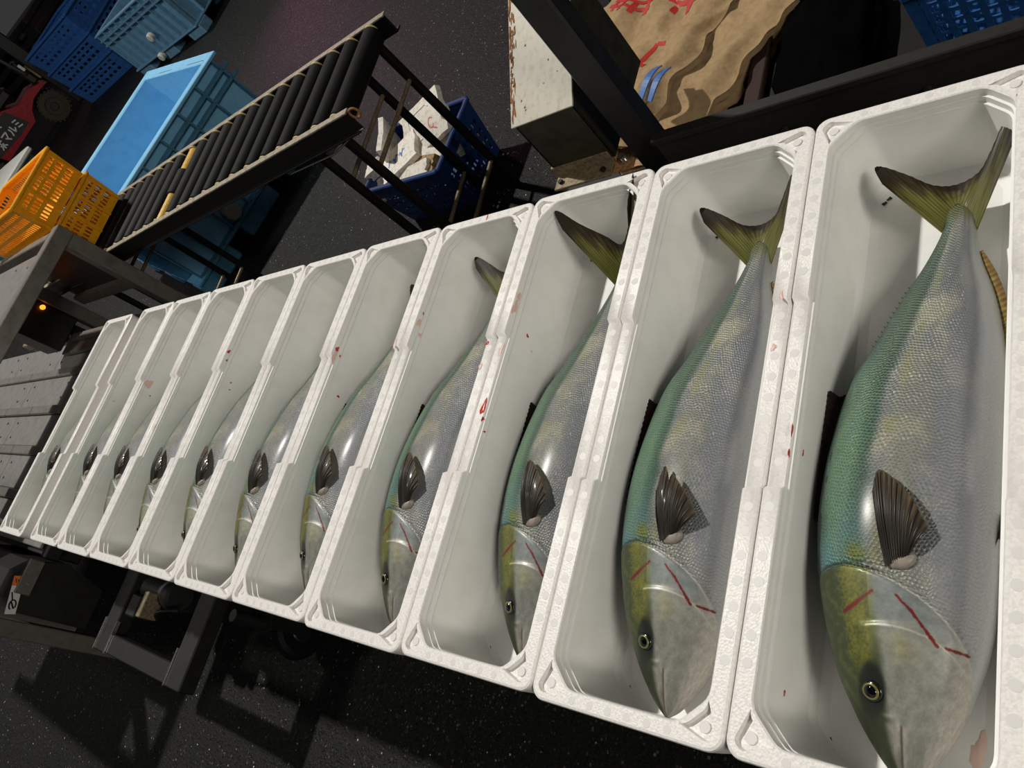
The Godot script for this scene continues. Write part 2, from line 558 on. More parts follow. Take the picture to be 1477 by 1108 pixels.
# skin colours over z (u) and the way round the flank (v), and the scales as relief
func fish_skin() -> StandardMaterial3D:
	var w := 1024
	var h := 512
	var n1 := FastNoiseLite.new()
	n1.seed = 41
	n1.frequency = 0.012
	n1.fractal_octaves = 4
	var n2 := FastNoiseLite.new()
	n2.seed = 42
	n2.frequency = 0.09
	n2.fractal_octaves = 2
	var data := PackedByteArray()
	data.resize(w * h * 3)
	var hd := PackedByteArray()
	hd.resize(w * h)
	var rd := PackedByteArray()
	rd.resize(w * h)
	var back := Vector3(0.13, 0.215, 0.19)
	var green := Vector3(0.40, 0.52, 0.415)
	var teal := Vector3(0.34, 0.50, 0.52)
	var silver := Vector3(0.47, 0.485, 0.485)
	var warm := Vector3(0.60, 0.59, 0.535)
	var belly := Vector3(0.74, 0.745, 0.73)
	var olive := Vector3(0.23, 0.265, 0.165)
	var yellow := Vector3(0.47, 0.46, 0.13)
	var cheek := Vector3(0.53, 0.535, 0.505)
	var jawc := Vector3(0.73, 0.71, 0.67)
	var red := Vector3(0.42, 0.05, 0.05)
	var cuts := [[Vector2(0.683, 0.150), Vector2(0.697, 0.165)], [Vector2(0.697, 0.165), Vector2(0.727, 0.189)], [Vector2(0.727, 0.196), Vector2(0.729, 0.213)]]
	for i in w:
		var z := 0.10 + 0.78 * i / w
		var xd := curve(XD, z)
		var xv := curve(XV, z)
		var girth := PI * 0.5 * ((xv - xd) * 0.5 + curve(HB, z))
		for j in h:
			var t := (j + 0.5) / h
			var a := n1.get_noise_2d(i * 0.9, j * 1.3)
			var g := n2.get_noise_2d(i * 1.9, j)
			var mot := n1.get_noise_2d(i * 4.0, j * 2.2 + 500.0)
			var edge := 0.40 + 0.018 * a
			var body := back.lerp(green, ss(0.06, 0.26, t + 0.05 * a))
			body = body.lerp(teal, 0.65 * ss(0.05, 0.5, n1.get_noise_2d(i * 0.4 + 300.0, j * 0.6)))
			body = body.lerp(back, 0.55 * ss(0.30, 0.40, t) * (1.0 - ss(0.40, 0.44, t)))
			var flank := silver.lerp(warm, ss(-0.1, 0.45, n1.get_noise_2d(i * 0.5, j * 0.5 + 900.0)))
			flank = flank.lerp(Vector3(0.64, 0.625, 0.54), 0.38 * ss(0.42, 0.47, t) * (1.0 - ss(0.54, 0.64, t + 0.05 * a)) * ss(0.3, 0.55, z))
			flank = flank.lerp(Vector3(0.53, 0.535, 0.565), 0.6 * ss(0.56, 0.66, t + 0.05 * a))
			flank = flank.lerp(belly, ss(0.72, 0.80, t) * 0.55 + ss(0.80, 0.92, t) * 0.45)
			flank = flank.lerp(Vector3(0.40, 0.41, 0.42), 0.35 * exp(-pow((t - 0.725 - 0.01 * a) / 0.018, 2.0)) * (1.0 - ss(0.52, 0.66, z)))
			body = body.lerp(Vector3(0.27, 0.325, 0.275), 0.75 * (1.0 - ss(0.28, 0.52, z + 0.05 * a)))
			body = body.lerp(Vector3(0.32, 0.48, 0.55), 0.5 * ss(0.54, 0.64, z) * ss(0.15, 0.35, t + 0.1 * a))
			# faint yellowish line along the flank
			flank = flank.lerp(Vector3(0.55, 0.55, 0.36), 0.45 * exp(-pow((t - 0.455) / 0.03, 2.0)) * ss(-0.2, 0.3, a))
			var c := body.lerp(flank, ss(edge - 0.025, edge + 0.03, t))
			# tail stalk is paler
			c = c.lerp(Vector3(0.52, 0.53, 0.50), 0.55 * (1.0 - ss(0.15, 0.24, z)) * ss(0.15, 0.4, t))
			c = c.lerp(Vector3(0.34, 0.34, 0.17), 0.85 * (1.0 - ss(0.136, 0.172, z + 0.010 * g + 0.02 * a)))
			var gz := gill_z(t)
			var head := ss(gz - 0.004, gz + 0.003, z)
			if z > 0.62:
				var hc := olive.lerp(cheek, ss(0.42, 0.48, t + 0.02 * a))
				hc = hc.lerp(jawc, ss(0.66, 0.84, t))
				if t > 0.42:
					hc = hc.lerp(Vector3(0.47, 0.495, 0.50), 0.7 * (1.0 - ss(cheek_z(t) - 0.012, cheek_z(t), z)) * (1.0 - ss(0.66, 0.8, t)))
				hc = hc.lerp(yellow, 0.22 * ss(0.0, 0.5, mot) * ss(0.08, 0.2, t) * (1.0 - ss(0.3, 0.4, t)))
				var stripe := ss(0.27, 0.33, t + 0.02 * g) * (1.0 - ss(0.41, 0.46, t + 0.02 * g)) * (1.0 - ss(0.745, 0.775, z))
				hc = hc.lerp(yellow, 0.8 * stripe * clampf(0.75 + 0.4 * g + 0.5 * a, 0.2, 1.0))
				hc = hc.lerp(Vector3(0.60, 0.57, 0.38), 0.5 * exp(-pow((t - 0.55) / 0.07, 2.0) - pow((z - 0.735) / 0.016, 2.0)) * (0.8 + a))
				# dark skin round and before the eye
				var ex := xd + (xv - xd) * 0.5 * (1.0 - cos(PI * t))
				var de := Vector2((z - 0.782) / 0.030, (ex - 0.128) / 0.0145).length()
				hc = hc.lerp(Vector3(0.10, 0.115, 0.10), 0.92 * (1.0 - ss(0.75, 1.15, de)))
				hc = hc.lerp(Vector3(0.17, 0.19, 0.12), 0.75 * ss(0.79, 0.81, z) * (1.0 - ss(0.42, 0.5, t)))
				# pale upper jaw bone and dark mouth line
				hc = hc.lerp(Vector3(0.62, 0.60, 0.55), 0.6 * ss(0.806, 0.812, z) * ss(0.40, 0.46, t) * (1.0 - ss(0.56, 0.6, t)))
				hc = hc.lerp(Vector3(0.24, 0.20, 0.17), 0.7 * exp(-pow((ex - 0.1565) / 0.0012, 2.0)) * ss(0.806, 0.812, z))
				# bony edges catch as thin pale lines, the slit behind the gill cover is dark
				if t > 0.4:
					hc = hc.lerp(Vector3(0.80, 0.78, 0.74), 0.6 * exp(-pow((z - cheek_z(t) - 0.001) / 0.0011, 2.0)) * (1.0 - ss(0.80, 0.9, t)))
				c = c.lerp(hc, head)
				c = c.lerp(Vector3(0.10, 0.14, 0.14), 0.75 * exp(-pow((z - gz + 0.003) / 0.0022, 2.0)) * (1.0 - ss(0.40, 0.50, t)) * ss(0.1, 0.2, t))
				c = c.lerp(Vector3(0.82, 0.79, 0.74), 0.6 * exp(-pow((z - gz - 0.001) / 0.0016, 2.0)) * ss(0.38, 0.5, t) * (1.0 - ss(0.84, 0.92, t)))
				# yellow behind the gill
				c = c.lerp(yellow, 0.75 * exp(-pow((t - 0.37) / 0.045, 2.0) - pow((z - gz + 0.016) / 0.011, 2.0)))
				if z > 0.67 and z < 0.745:
					var p := Vector2(z, ex)
					var dd := 1.0
					for s in cuts:
						dd = minf(dd, seg_dist(p, s[0], s[1]))
					dd = minf(dd, 0.6 * seg_dist(p, Vector2(0.682, 0.126), Vector2(0.706, 0.097)))
					c = c.lerp(red, 0.95 * (1.0 - ss(0.0004, 0.0018, dd - 0.0008 * g - 0.0012 * a)))
			# scales
			var sc := 0.5
			if z < gz + 0.002:
				var ru := (z - 0.10) / 0.0043 + 0.9 * a + 0.35 * sin(t * 60.0 + 4.0 * a)
				var row := floorf(ru)
				var rv := t * 62.0 + 0.5 * a + (0.5 if int(row) % 2 else 0.0)
				var fu := ru - row
				var fv := rv - floorf(rv) - 0.5
				var arc := fu - 0.55 + 1.6 * fv * fv
				sc = clampf(0.35 + 0.55 * (1.0 - absf(arc) * 1.6) + 0.12 * g, 0.0, 1.0)
				sc = lerpf(sc, 0.5, 0.6 * ss(0.62, 0.8, t))
				var shade := lerpf(0.66 + 0.50 * sc, 0.90 + 0.16 * sc, ss(0.36, 0.46, t)) + 0.03 * g
				c *= shade
			else:
				c *= 1.0 + 0.06 * g + 0.14 * mot
			var o := (j * w + i) * 3
			data[o] = int(clampf(c.x, 0, 1) * 255)
			data[o + 1] = int(clampf(c.y, 0, 1) * 255)
			data[o + 2] = int(clampf(c.z, 0, 1) * 255)
			hd[j * w + i] = int(sc * 255)
			rd[j * w + i] = int(clampf(0.47 + 0.03 * a, 0.12, 0.9) * 255)
	var im := Image.create_from_data(w, h, false, Image.FORMAT_RGB8, data)
	var hm := Image.create_from_data(w, h, false, Image.FORMAT_L8, hd)
	hm.bump_map_to_normal_map(4.0)
	var m := mat(Color.WHITE, 1.0, 0.22)
	m.albedo_texture = ImageTexture.create_from_image(im)
	m.roughness_texture = ImageTexture.create_from_image(Image.create_from_data(w, h, false, Image.FORMAT_L8, rd))
	m.normal_enabled = true
	m.normal_texture = ImageTexture.create_from_image(hm)
	m.normal_scale = 0.8
	m.clearcoat_enabled = true
	m.clearcoat = 0.16
	m.clearcoat_roughness = 0.2
	m.texture_repeat = false
	return m

# a fin: rays from base points to tip points, a little thicker at the base, with ridges along the rays
func fin_mesh(base: Array, tips: Array, bow: Array, thick: float, ridge := 0.0007) -> ArrayMesh:
	var n := base.size()
	var rows := 8
	var sub := 6
	var cols := (n - 1) * sub
	var top := []
	var bot := []
	for i in cols + 1:
		var f := float(i) / sub
		var k := mini(int(f), n - 2)
		var r := f - k
		var b := spline(base, k, r)
		var t := spline(tips, k, r)
		var w := lerpf(bow[k], bow[k + 1], r)
		var ct := []
		var cb := []
		for j in rows + 1:
			var s := float(j) / rows
			var p := b.lerp(t, s) + Vector3(0, w * sin(s * PI) , 0)
			var rim := minf(1.0, minf(i, cols - i) / 3.0)
			var th := thick * (1.0 - 0.8 * s) * (0.25 + 0.75 * rim)
			var rd := ridge * (1.0 if i % 2 else -1.0) * (0.3 + 0.7 * s) * rim
			ct.append(p + Vector3(0, th + rd, 0))
			cb.append(p + Vector3(0, -th + rd, 0))
		top.append(ct)
		bot.append(cb)
	var st := new_st()
	for side in 2:
		var g: Array = top if side == 0 else bot
		smooth(st)
		for i in cols:
			for j in rows:
				var c := [[i, j], [i + 1, j], [i + 1, j + 1], [i, j + 1]]
				var p0: Vector3 = g[i][j]
				var nn: Vector3 = (g[i + 1][j] - p0).cross(g[i + 1][j + 1] - p0) + (g[i + 1][j + 1] - p0).cross(g[i][j + 1] - p0)
				var up := nn.y >= 0.0
				if up == (side == 1):
					c.reverse()
				for t in [0, 2, 1, 0, 3, 2]:
					st.set_uv(Vector2(float(c[t][0]) / cols, float(c[t][1]) / rows))
					st.add_vertex(g[c[t][0]][c[t][1]])
	flat(st)
	st.set_uv(Vector2(0.5, 0.97))
	for i in cols:
		quad(st, top[i][rows], top[i + 1][rows], bot[i + 1][rows], bot[i][rows])
	st.set_uv(Vector2(0.01, 0.5))
	for j in rows:
		quad(st, top[0][j], top[0][j + 1], bot[0][j + 1], bot[0][j])
		quad(st, top[cols][j + 1], top[cols][j], bot[cols][j], bot[cols][j + 1])
	return baked(st)

# fin pigment: c at the root, d at the tip, in streaks along the rays
func fin_paint(c: Color, d: Color, rays: int, seed_: int, from: float, to: float) -> ImageTexture:
	var n := FastNoiseLite.new()
	n.seed = seed_
	n.frequency = 0.02
	n.fractal_octaves = 4
	var w := 256
	var h := 128
	var im := Image.create(w, h, false, Image.FORMAT_RGB8)
	for i in w:
		for j in h:
			var u := float(i) / w
			var v := float(j) / h
			var a := n.get_noise_2d(i * 2.0, j * 0.7)
			var k := ss(from, to, v + 0.35 * a)
			var streak := 1.0 + 0.16 * sin(u * TAU * rays) + 0.25 * n.get_noise_2d(i * 5.0, j * 0.5 + 300.0)
			var q := c.lerp(d, k)
			im.set_pixel(i, j, Color(q.r * streak, q.g * streak, q.b * streak))
	return ImageTexture.create_from_image(im)

# thin rays standing out along a fin
func ray_mesh(base: Array, tips: Array, bow: Array, lift: float, count: int, r: float) -> ArrayMesh:
	var st := new_st()
	var n := base.size()
	for i in count:
		var f := (i + 0.5) / count * (n - 1)
		var k := mini(int(f), n - 2)
		var b := spline(base, k, f - k)
		var t := spline(tips, k, f - k)
		var w := lerpf(bow[k], bow[k + 1], f - k)
		var pts := []
		for j in 9:
			var s := j / 8.0 * 0.97
			pts.append(b.lerp(t, s) + Vector3(0, w * sin(s * PI) + lift * (1.0 - 0.8 * s), 0))
		tube(st, pts, r, 5)
	return baked(st)

func spline(p: Array, k: int, r: float) -> Vector3:
	var a: Vector3 = p[maxi(k - 1, 0)]
	var b: Vector3 = p[k]
	var c: Vector3 = p[k + 1]
	var d: Vector3 = p[mini(k + 2, p.size() - 1)]
	return b.cubic_interpolate(c, a, d, r)

func quad2(st: SurfaceTool, a: Vector3, b: Vector3, c: Vector3, d: Vector3, want: Vector3) -> void:
	if (b - a).cross(c - a).dot(want) + (c - a).cross(d - a).dot(want) >= 0.0:
		quad(st, a, b, c, d)
	else:
		quad(st, d, c, b, a)

func fin_skin(c: Color, d: Color, seed_: int, wet: float, rays: int, from := 0.3, to := 0.9) -> StandardMaterial3D:
	var m := mat(Color.WHITE, 0.55)
	m.albedo_texture = fin_paint(c, d, rays, seed_, from, to)
	m.clearcoat_enabled = true
	m.clearcoat = wet
	m.clearcoat_roughness = 0.12
	m.metallic_specular = 0.3
	m.texture_repeat = false
	return m

func cyl_cone(st: SurfaceTool, a: Vector3, b: Vector3, r: float) -> void:
	lathe(st, Transform3D(frame_of(b - a), a), [Vector2(r, 0), Vector2(0, a.distance_to(b))], 6)

func v3(x: float, y: float, z: float) -> Vector3:
	return Vector3(x, y, z)

const FISH_SAYS := [
	"nearest yellowtail, complete from its snout to both lobes of its tail",
	"yellowtail in the second complete box from the right with a split pectoral fin",
	"yellowtail in the third complete box from the right whose tail fin reaches over the rim",
	"yellowtail in the fourth complete box from the right, only one tail lobe showing",
	"yellowtail in the fifth complete box from the right, its snout just clear of the rim",
	"yellowtail in the sixth complete box from the right, eye hidden by the rim",
	"yellowtail in the seventh complete box from the right, half hidden by the rim",
	"yellowtail in the fourth box from the far left end, a dark fin showing",
	"yellowtail in the third box from the far left end, a dark fin showing",
	"yellowtail in the second box from the far left end, just its fin showing",
	"yellowtail in the farthest box, only the dark fin tip showing"]

func build_fish() -> void:
	var st: SurfaceTool
	var body := fish_body_mesh()
	var skin := fish_skin()
	var y := MIDY
	# tail fin: two long lobes
	var tb := [v3(0.155, -0.1, 0.172), v3(0.1555, -0.1, 0.162), v3(0.158, -0.099, 0.152), v3(0.161, -0.098, 0.142), v3(0.165, -0.097, 0.134), v3(0.171, -0.096, 0.130), v3(0.178, -0.097, 0.134), v3(0.183, -0.098, 0.142), v3(0.188, -0.099, 0.152), v3(0.191, -0.1, 0.162), v3(0.194, -0.1, 0.174)]
	var tt := [v3(0.080, -0.066, 0.091), v3(0.069, -0.062, 0.064), v3(0.080, -0.064, 0.062), v3(0.112, -0.074, 0.079), v3(0.142, -0.086, 0.096), v3(0.169, -0.094, 0.096), v3(0.196, -0.084, 0.0905), v3(0.213, -0.066, 0.072), v3(0.230, -0.05, 0.038), v3(0.2365, -0.046, 0.036), v3(0.2385, -0.055, 0.080)]
	var tail := fin_mesh(tb, tt, [0, 0, 0, 0, 0, 0, 0, 0, 0, 0, 0], 0.0034, 0.0006)
	var up := [0.05, 0.068, 0.066, 0.05, 0.03, 0.02, 0.036, 0.055, 0.064, 0.066, 0.06]
	var tu := []
	for k in tt.size():
		tu.append(tt[k] + v3(-0.018 if k < 4 else -0.004, up[k], -0.012 if k != 5 else 0.0))
	var tail_up := fin_mesh(tb, tu, [0, 0, 0, 0, 0, 0, 0, 0, 0, 0, 0], 0.0034, 0.0006)
	var td := []
	for k in tt.size():
		td.append(tt[k] + v3(0.004 if k < 5 else -0.004, (-0.112 if k < 5 else -0.104) - tt[k].y if k != 5 else 0.0, 0.006))
	var tail_low := fin_mesh(tb, td, [0, 0, 0, 0, 0, 0, 0, 0, 0, 0, 0], 0.0034, 0.0006)
	# pectoral fin, lying back over the flank
	var pb := []
	var pt := []
	for q in [[0.139, 0.655], [0.143, 0.653], [0.149, 0.650], [0.156, 0.646], [0.161, 0.641]]:
		pb.append(on_fish(q[0], q[1], 0.003))
	for q in [[0.1225, 0.575, 0.014], [0.1255, 0.549, 0.012], [0.141, 0.556, 0.012], [0.163, 0.580, 0.014], [0.179, 0.612, 0.012]]:
		pt.append(on_fish(q[0], q[1], q[2]))
	var pec := fin_mesh(pb, pt, [0.006, 0.009, 0.009, 0.008, 0.004], 0.0020, 0.0011)
	var pt2 := []
	for q in [[0.124, 0.59, 0.012], [0.131, 0.551, 0.012], [0.150, 0.592, 0.013], [0.146, 0.564, 0.015], [0.166, 0.585, 0.014], [0.188, 0.617, 0.014]]:
		pt2.append(on_fish(q[0], q[1], q[2]))
	var pb2 := pb.duplicate()
	pb2.insert(2, (pb[1] + pb[2]) * 0.5)
	var pec_split := fin_mesh(pb2, pt2, [0.006, 0.009, 0.007, 0.009, 0.008, 0.004], 0.0022, 0.0008)
	var rays := ray_mesh(pb, pt, [0.006, 0.009, 0.009, 0.008, 0.004], 0.0021, 15, 0.00075)
	var rays_split := ray_mesh(pb2, pt2, [0.006, 0.009, 0.007, 0.009, 0.008, 0.004], 0.0021, 17, 0.00075)
	st = new_st()
	var rc := on_fish(0.153, 0.645, 0.001)
	smooth(st)
	lathe(st, Transform3D(Basis(Vector3(1, 0, 0) * 1.25, Vector3.UP * 0.55, Vector3(-0.35, 0, 1)), rc), [Vector2(0.0115, -0.006), Vector2(0.0112, 0.0), Vector2(0.0095, 0.0055), Vector2(0.006, 0.0088), Vector2(0.0, 0.0100)], 20, true)
	var root := baked(st)
	# second dorsal fin: a lobe in front, then a low ragged strip to the tail stalk
	var db := []
	var dt := []
	var rng := RandomNumberGenerator.new()
	rng.seed = 5
	var hs := [[0.60, 0.006], [0.57, 0.010], [0.54, 0.012], [0.51, 0.013], [0.48, 0.016], [0.455, 0.019], [0.438, 0.021], [0.428, 0.006], [0.415, 0.0]]
	for q in hs:
		var x := curve(XD, q[0])
		var my := curve(MID, q[0])
		db.append(v3(x + 0.006, my, q[0]))
		dt.append(v3(maxf(x - q[1], 0.0375), my + 0.006 + 0.3 * q[1], q[0] - q[1] * 1.1))
	var zeros := []
	for q in hs:
		zeros.append(0.0)
	var dorsal := fin_mesh(db, dt, zeros, 0.0020, 0.0009)
	# row of small spiny finlets behind it
	st = new_st()
	for i in 13:
		var fz := 0.345 - i * 0.0075
		var fp := fish_point(fz, 0.12) + v3(0.0008, 0, 0)
		cyl_cone(st, fp, fp + v3(-0.0042, 0.001, -0.004), 0.0013)
	var finlets := baked(st)
	# anal fin
	var ab := []
	var ax := []
	var ah := [[0.40, 0.002], [0.375, 0.010], [0.355, 0.013], [0.335, 0.016], [0.318, 0.010], [0.295, 0.009], [0.272, 0.0085], [0.25, 0.008], [0.228, 0.006], [0.21, 0.003]]
	var zer := []
	for q in ah:
		var x := curve(XV, q[0])
		var my := curve(MID, q[0])
		ab.append(v3(x - 0.006, my, q[0]))
		ax.append(v3(minf(x + q[1], 0.2365), my + 0.004, q[0] - q[1] * 0.8))
		zer.append(0.0)
	var anal := fin_mesh(ab, ax, zer, 0.0018, 0.0009)
	# pelvic fin against the belly
	var pelvic := fin_mesh([v3(0.226, y + 0.012, 0.65), v3(0.228, y + 0.008, 0.645), v3(0.229, y + 0.004, 0.64)], [v3(0.236, y + 0.018, 0.59), v3(0.238, y + 0.014, 0.575), v3(0.239, y + 0.008, 0.585)], [0.002, 0.002, 0.002], 0.0016, 0.0004)
	# eye
	var ec := on_fish(0.1285, 0.7825)
	var en := (on_fish(0.1285, 0.786) - on_fish(0.1285, 0.779)).cross(on_fish(0.132, 0.7825) - on_fish(0.125, 0.7825)).normalized()
	if en.y < 0: en = -en
	var ef := Transform3D(frame_of(en), ec)
	st = new_st()
	lathe(st, ef, [Vector2(0.0118, -0.004), Vector2(0.0115, 0.0008), Vector2(0.0102, 0.0022), Vector2(0.0085, 0.0029)], 28, true)
	var socket := baked(st)
	st = new_st()
	lathe(st, ef, [Vector2(0.0090, 0.0022), Vector2(0.0086, 0.0034), Vector2(0.0072, 0.0040), Vector2(0.0064, 0.0036)], 28, true)
	var iris := baked(st)
	st = new_st()
	lathe(st, ef, [Vector2(0.0070, 0.0030), Vector2(0.0062, 0.0042), Vector2(0.0045, 0.0052), Vector2(0.0022, 0.0058), Vector2(0.0, 0.0060)], 24, true)
	var pupil := baked(st)
	var m_tail := fin_skin(Color(0.37, 0.365, 0.17), Color(0.15, 0.115, 0.075), 51, 0.12, 26, 0.25, 0.95)
	var m_pec := fin_skin(Color(0.16, 0.14, 0.115), Color(0.34, 0.285, 0.21), 52, 0.5, 14, 0.35, 1.2)
	var m_dark := fin_skin(Color(0.11, 0.09, 0.07), Color(0.16, 0.10, 0.075), 53, 0.1, 30)
	var m_anal := fin_skin(Color(0.50, 0.44, 0.24), Color(0.42, 0.31, 0.10), 54, 0.1, 26)
	var m_ray := mat(Color(0.13, 0.11, 0.085), 0.35)
	var m_root := worn(Color(0.60, 0.56, 0.52), Color(0.44, 0.40, 0.37), 0.4, 0.0, 14.0, 56)
	var m_socket := mat(Color(0.09, 0.10, 0.095), 0.15)
	var m_iris := mat(Color(0.50, 0.48, 0.28), 0.3, 0.4)
	var m_pupil := mat(Color(0.015, 0.02, 0.035), 0.04)
	# how each fish lies: shift x, z, turn, length
	var lie := [[0.0, -0.003, 0.0, 0.996], [-0.003, -0.004, 0.003, 0.992], [0.0, -0.012, -0.004, 1.0], [0.0, -0.012, 0.0, 0.985], [-0.003, -0.02, 0.0, 0.98], [0.0, -0.008, 0.005, 0.985], [0.0, -0.012, 0.0, 0.98], [0.0, -0.006, 0.0, 0.99], [0.0, -0.01, 0.004, 0.98], [0.0, -0.012, 0.0, 0.985], [0.0, -0.008, 0.0, 0.98], [0.0, -0.006, 0.0, 0.985]]
	for i in 11:
		var box := i + 1
		var t := thing("yellowtail_fish", FISH_SAYS[i], "fish", Vector3(box_x[box], RIM, box_z[box]), 0.0, "yellowtails lying in the foam boxes")
		var c := Vector3(0.14, 0, 0.5)
		var q: Array = lie[i]
		t.transform = t.transform * Transform3D(Basis.from_euler(Vector3(0, q[2], 0)), c + Vector3(q[0], 0, q[1])) * Transform3D(Basis.from_scale(Vector3(1.0, 1.0, q[3])), Vector3.ZERO) * Transform3D(Basis(), -c)
		if i == 2:
			t.transform = t.transform * Transform3D(Basis.from_euler(Vector3(0.03, 0, 0)), Vector3(0, -0.014, 0.0))
		share("body", body, skin, t, Transform3D())
		share("tail_fin", tail_up if i == 2 else (tail_low if i > 3 else tail), m_tail, t, Transform3D())
		var pf := share("pectoral_fin", pec_split if i == 1 else pec, m_pec, t, Transform3D())
		share("fin_root", root, m_root, pf, Transform3D())
		share("fin_rays", rays_split if i == 1 else rays, m_ray, pf, Transform3D())
		share("dorsal_fin", dorsal, m_dark, t, Transform3D())
		share("finlets", finlets, m_dark, t, Transform3D())
		share("anal_fin", anal, m_anal, t, Transform3D())
		share("pelvic_fin", pelvic, m_dark, t, Transform3D())
		var e := share("eye", socket, m_socket, t, Transform3D())
		share("iris", iris, m_iris, e, Transform3D())
		share("pupil", pupil, m_pupil, e, Transform3D())

# ---------------------------------------------------------------- foam boxes
const SIDE_Z := [0.13, 0.20, 0.304, 0.310, 0.44, 0.571, 0.577, 0.68, 0.751]
const END_X := [0.128, 0.137, 0.146]
const NC := 9

func dip(z: float) -> float:      # the middle third of a side wall is lower, for the lid
	if z > 0.304 and z < 0.577:
		return -0.009 * minf(1.0, minf((z - 0.304) / 0.006, (0.577 - z) / 0.006))
	return 0.0

# a closed loop of points, clockwise seen from above, starting with the far left corner
func box_loop(x0: float, x1: float, z0: float, z1: float, y: float, round_r: float, cut: float, follow: float) -> Array:
	var pts := []
	var corners := [Vector2(x0, z0), Vector2(x1, z0), Vector2(x1, z1), Vector2(x0, z1)]
	var into := [Vector2(0, -1), Vector2(1, 0), Vector2(0, 1), Vector2(-1, 0)]
	for c in 4:
		var a: Vector2 = corners[c]
		var d0: Vector2 = into[c]            # travel direction when arriving
		var d1: Vector2 = into[(c + 1) % 4]
		if cut <= 0.0:
			for i in NC:
				var t := PI / 2 * i / (NC - 1)
				pts.append(a - d0 * round_r * (1.0 - sin(t)) + d1 * round_r * (1.0 - cos(t)))
		else:
			var v1 := a - d0 * cut
			var v2 := a + d1 * cut
			var dd := (v2 - v1).normalized()
			var e := 0.011
			for i in 4:
				var t := i / 3.0
				pts.append((v1 - d0 * e).lerp(v1, t).lerp(v1.lerp(v1 + dd * e, t), t))
			pts.append((v1 + v2) * 0.5)
			for i in 4:
				var t := i / 3.0
				pts.append((v2 - dd * e).lerp(v2, t).lerp(v2.lerp(v2 + d1 * e, t), t))
		match c:
			0:
				for x in END_X: pts.append(Vector2(x, z0))
			1:
				for z in SIDE_Z: pts.append(Vector2(x1, z))
			2:
				for k in range(END_X.size() - 1, -1, -1): pts.append(Vector2(END_X[k], z1))
			3:
				for k in range(SIDE_Z.size() - 1, -1, -1): pts.append(Vector2(x0, SIDE_Z[k]))
	var out := []
	for p: Vector2 in pts:
		out.append(Vector3(p.x, y + dip(p.y) * follow, p.y))
	return out

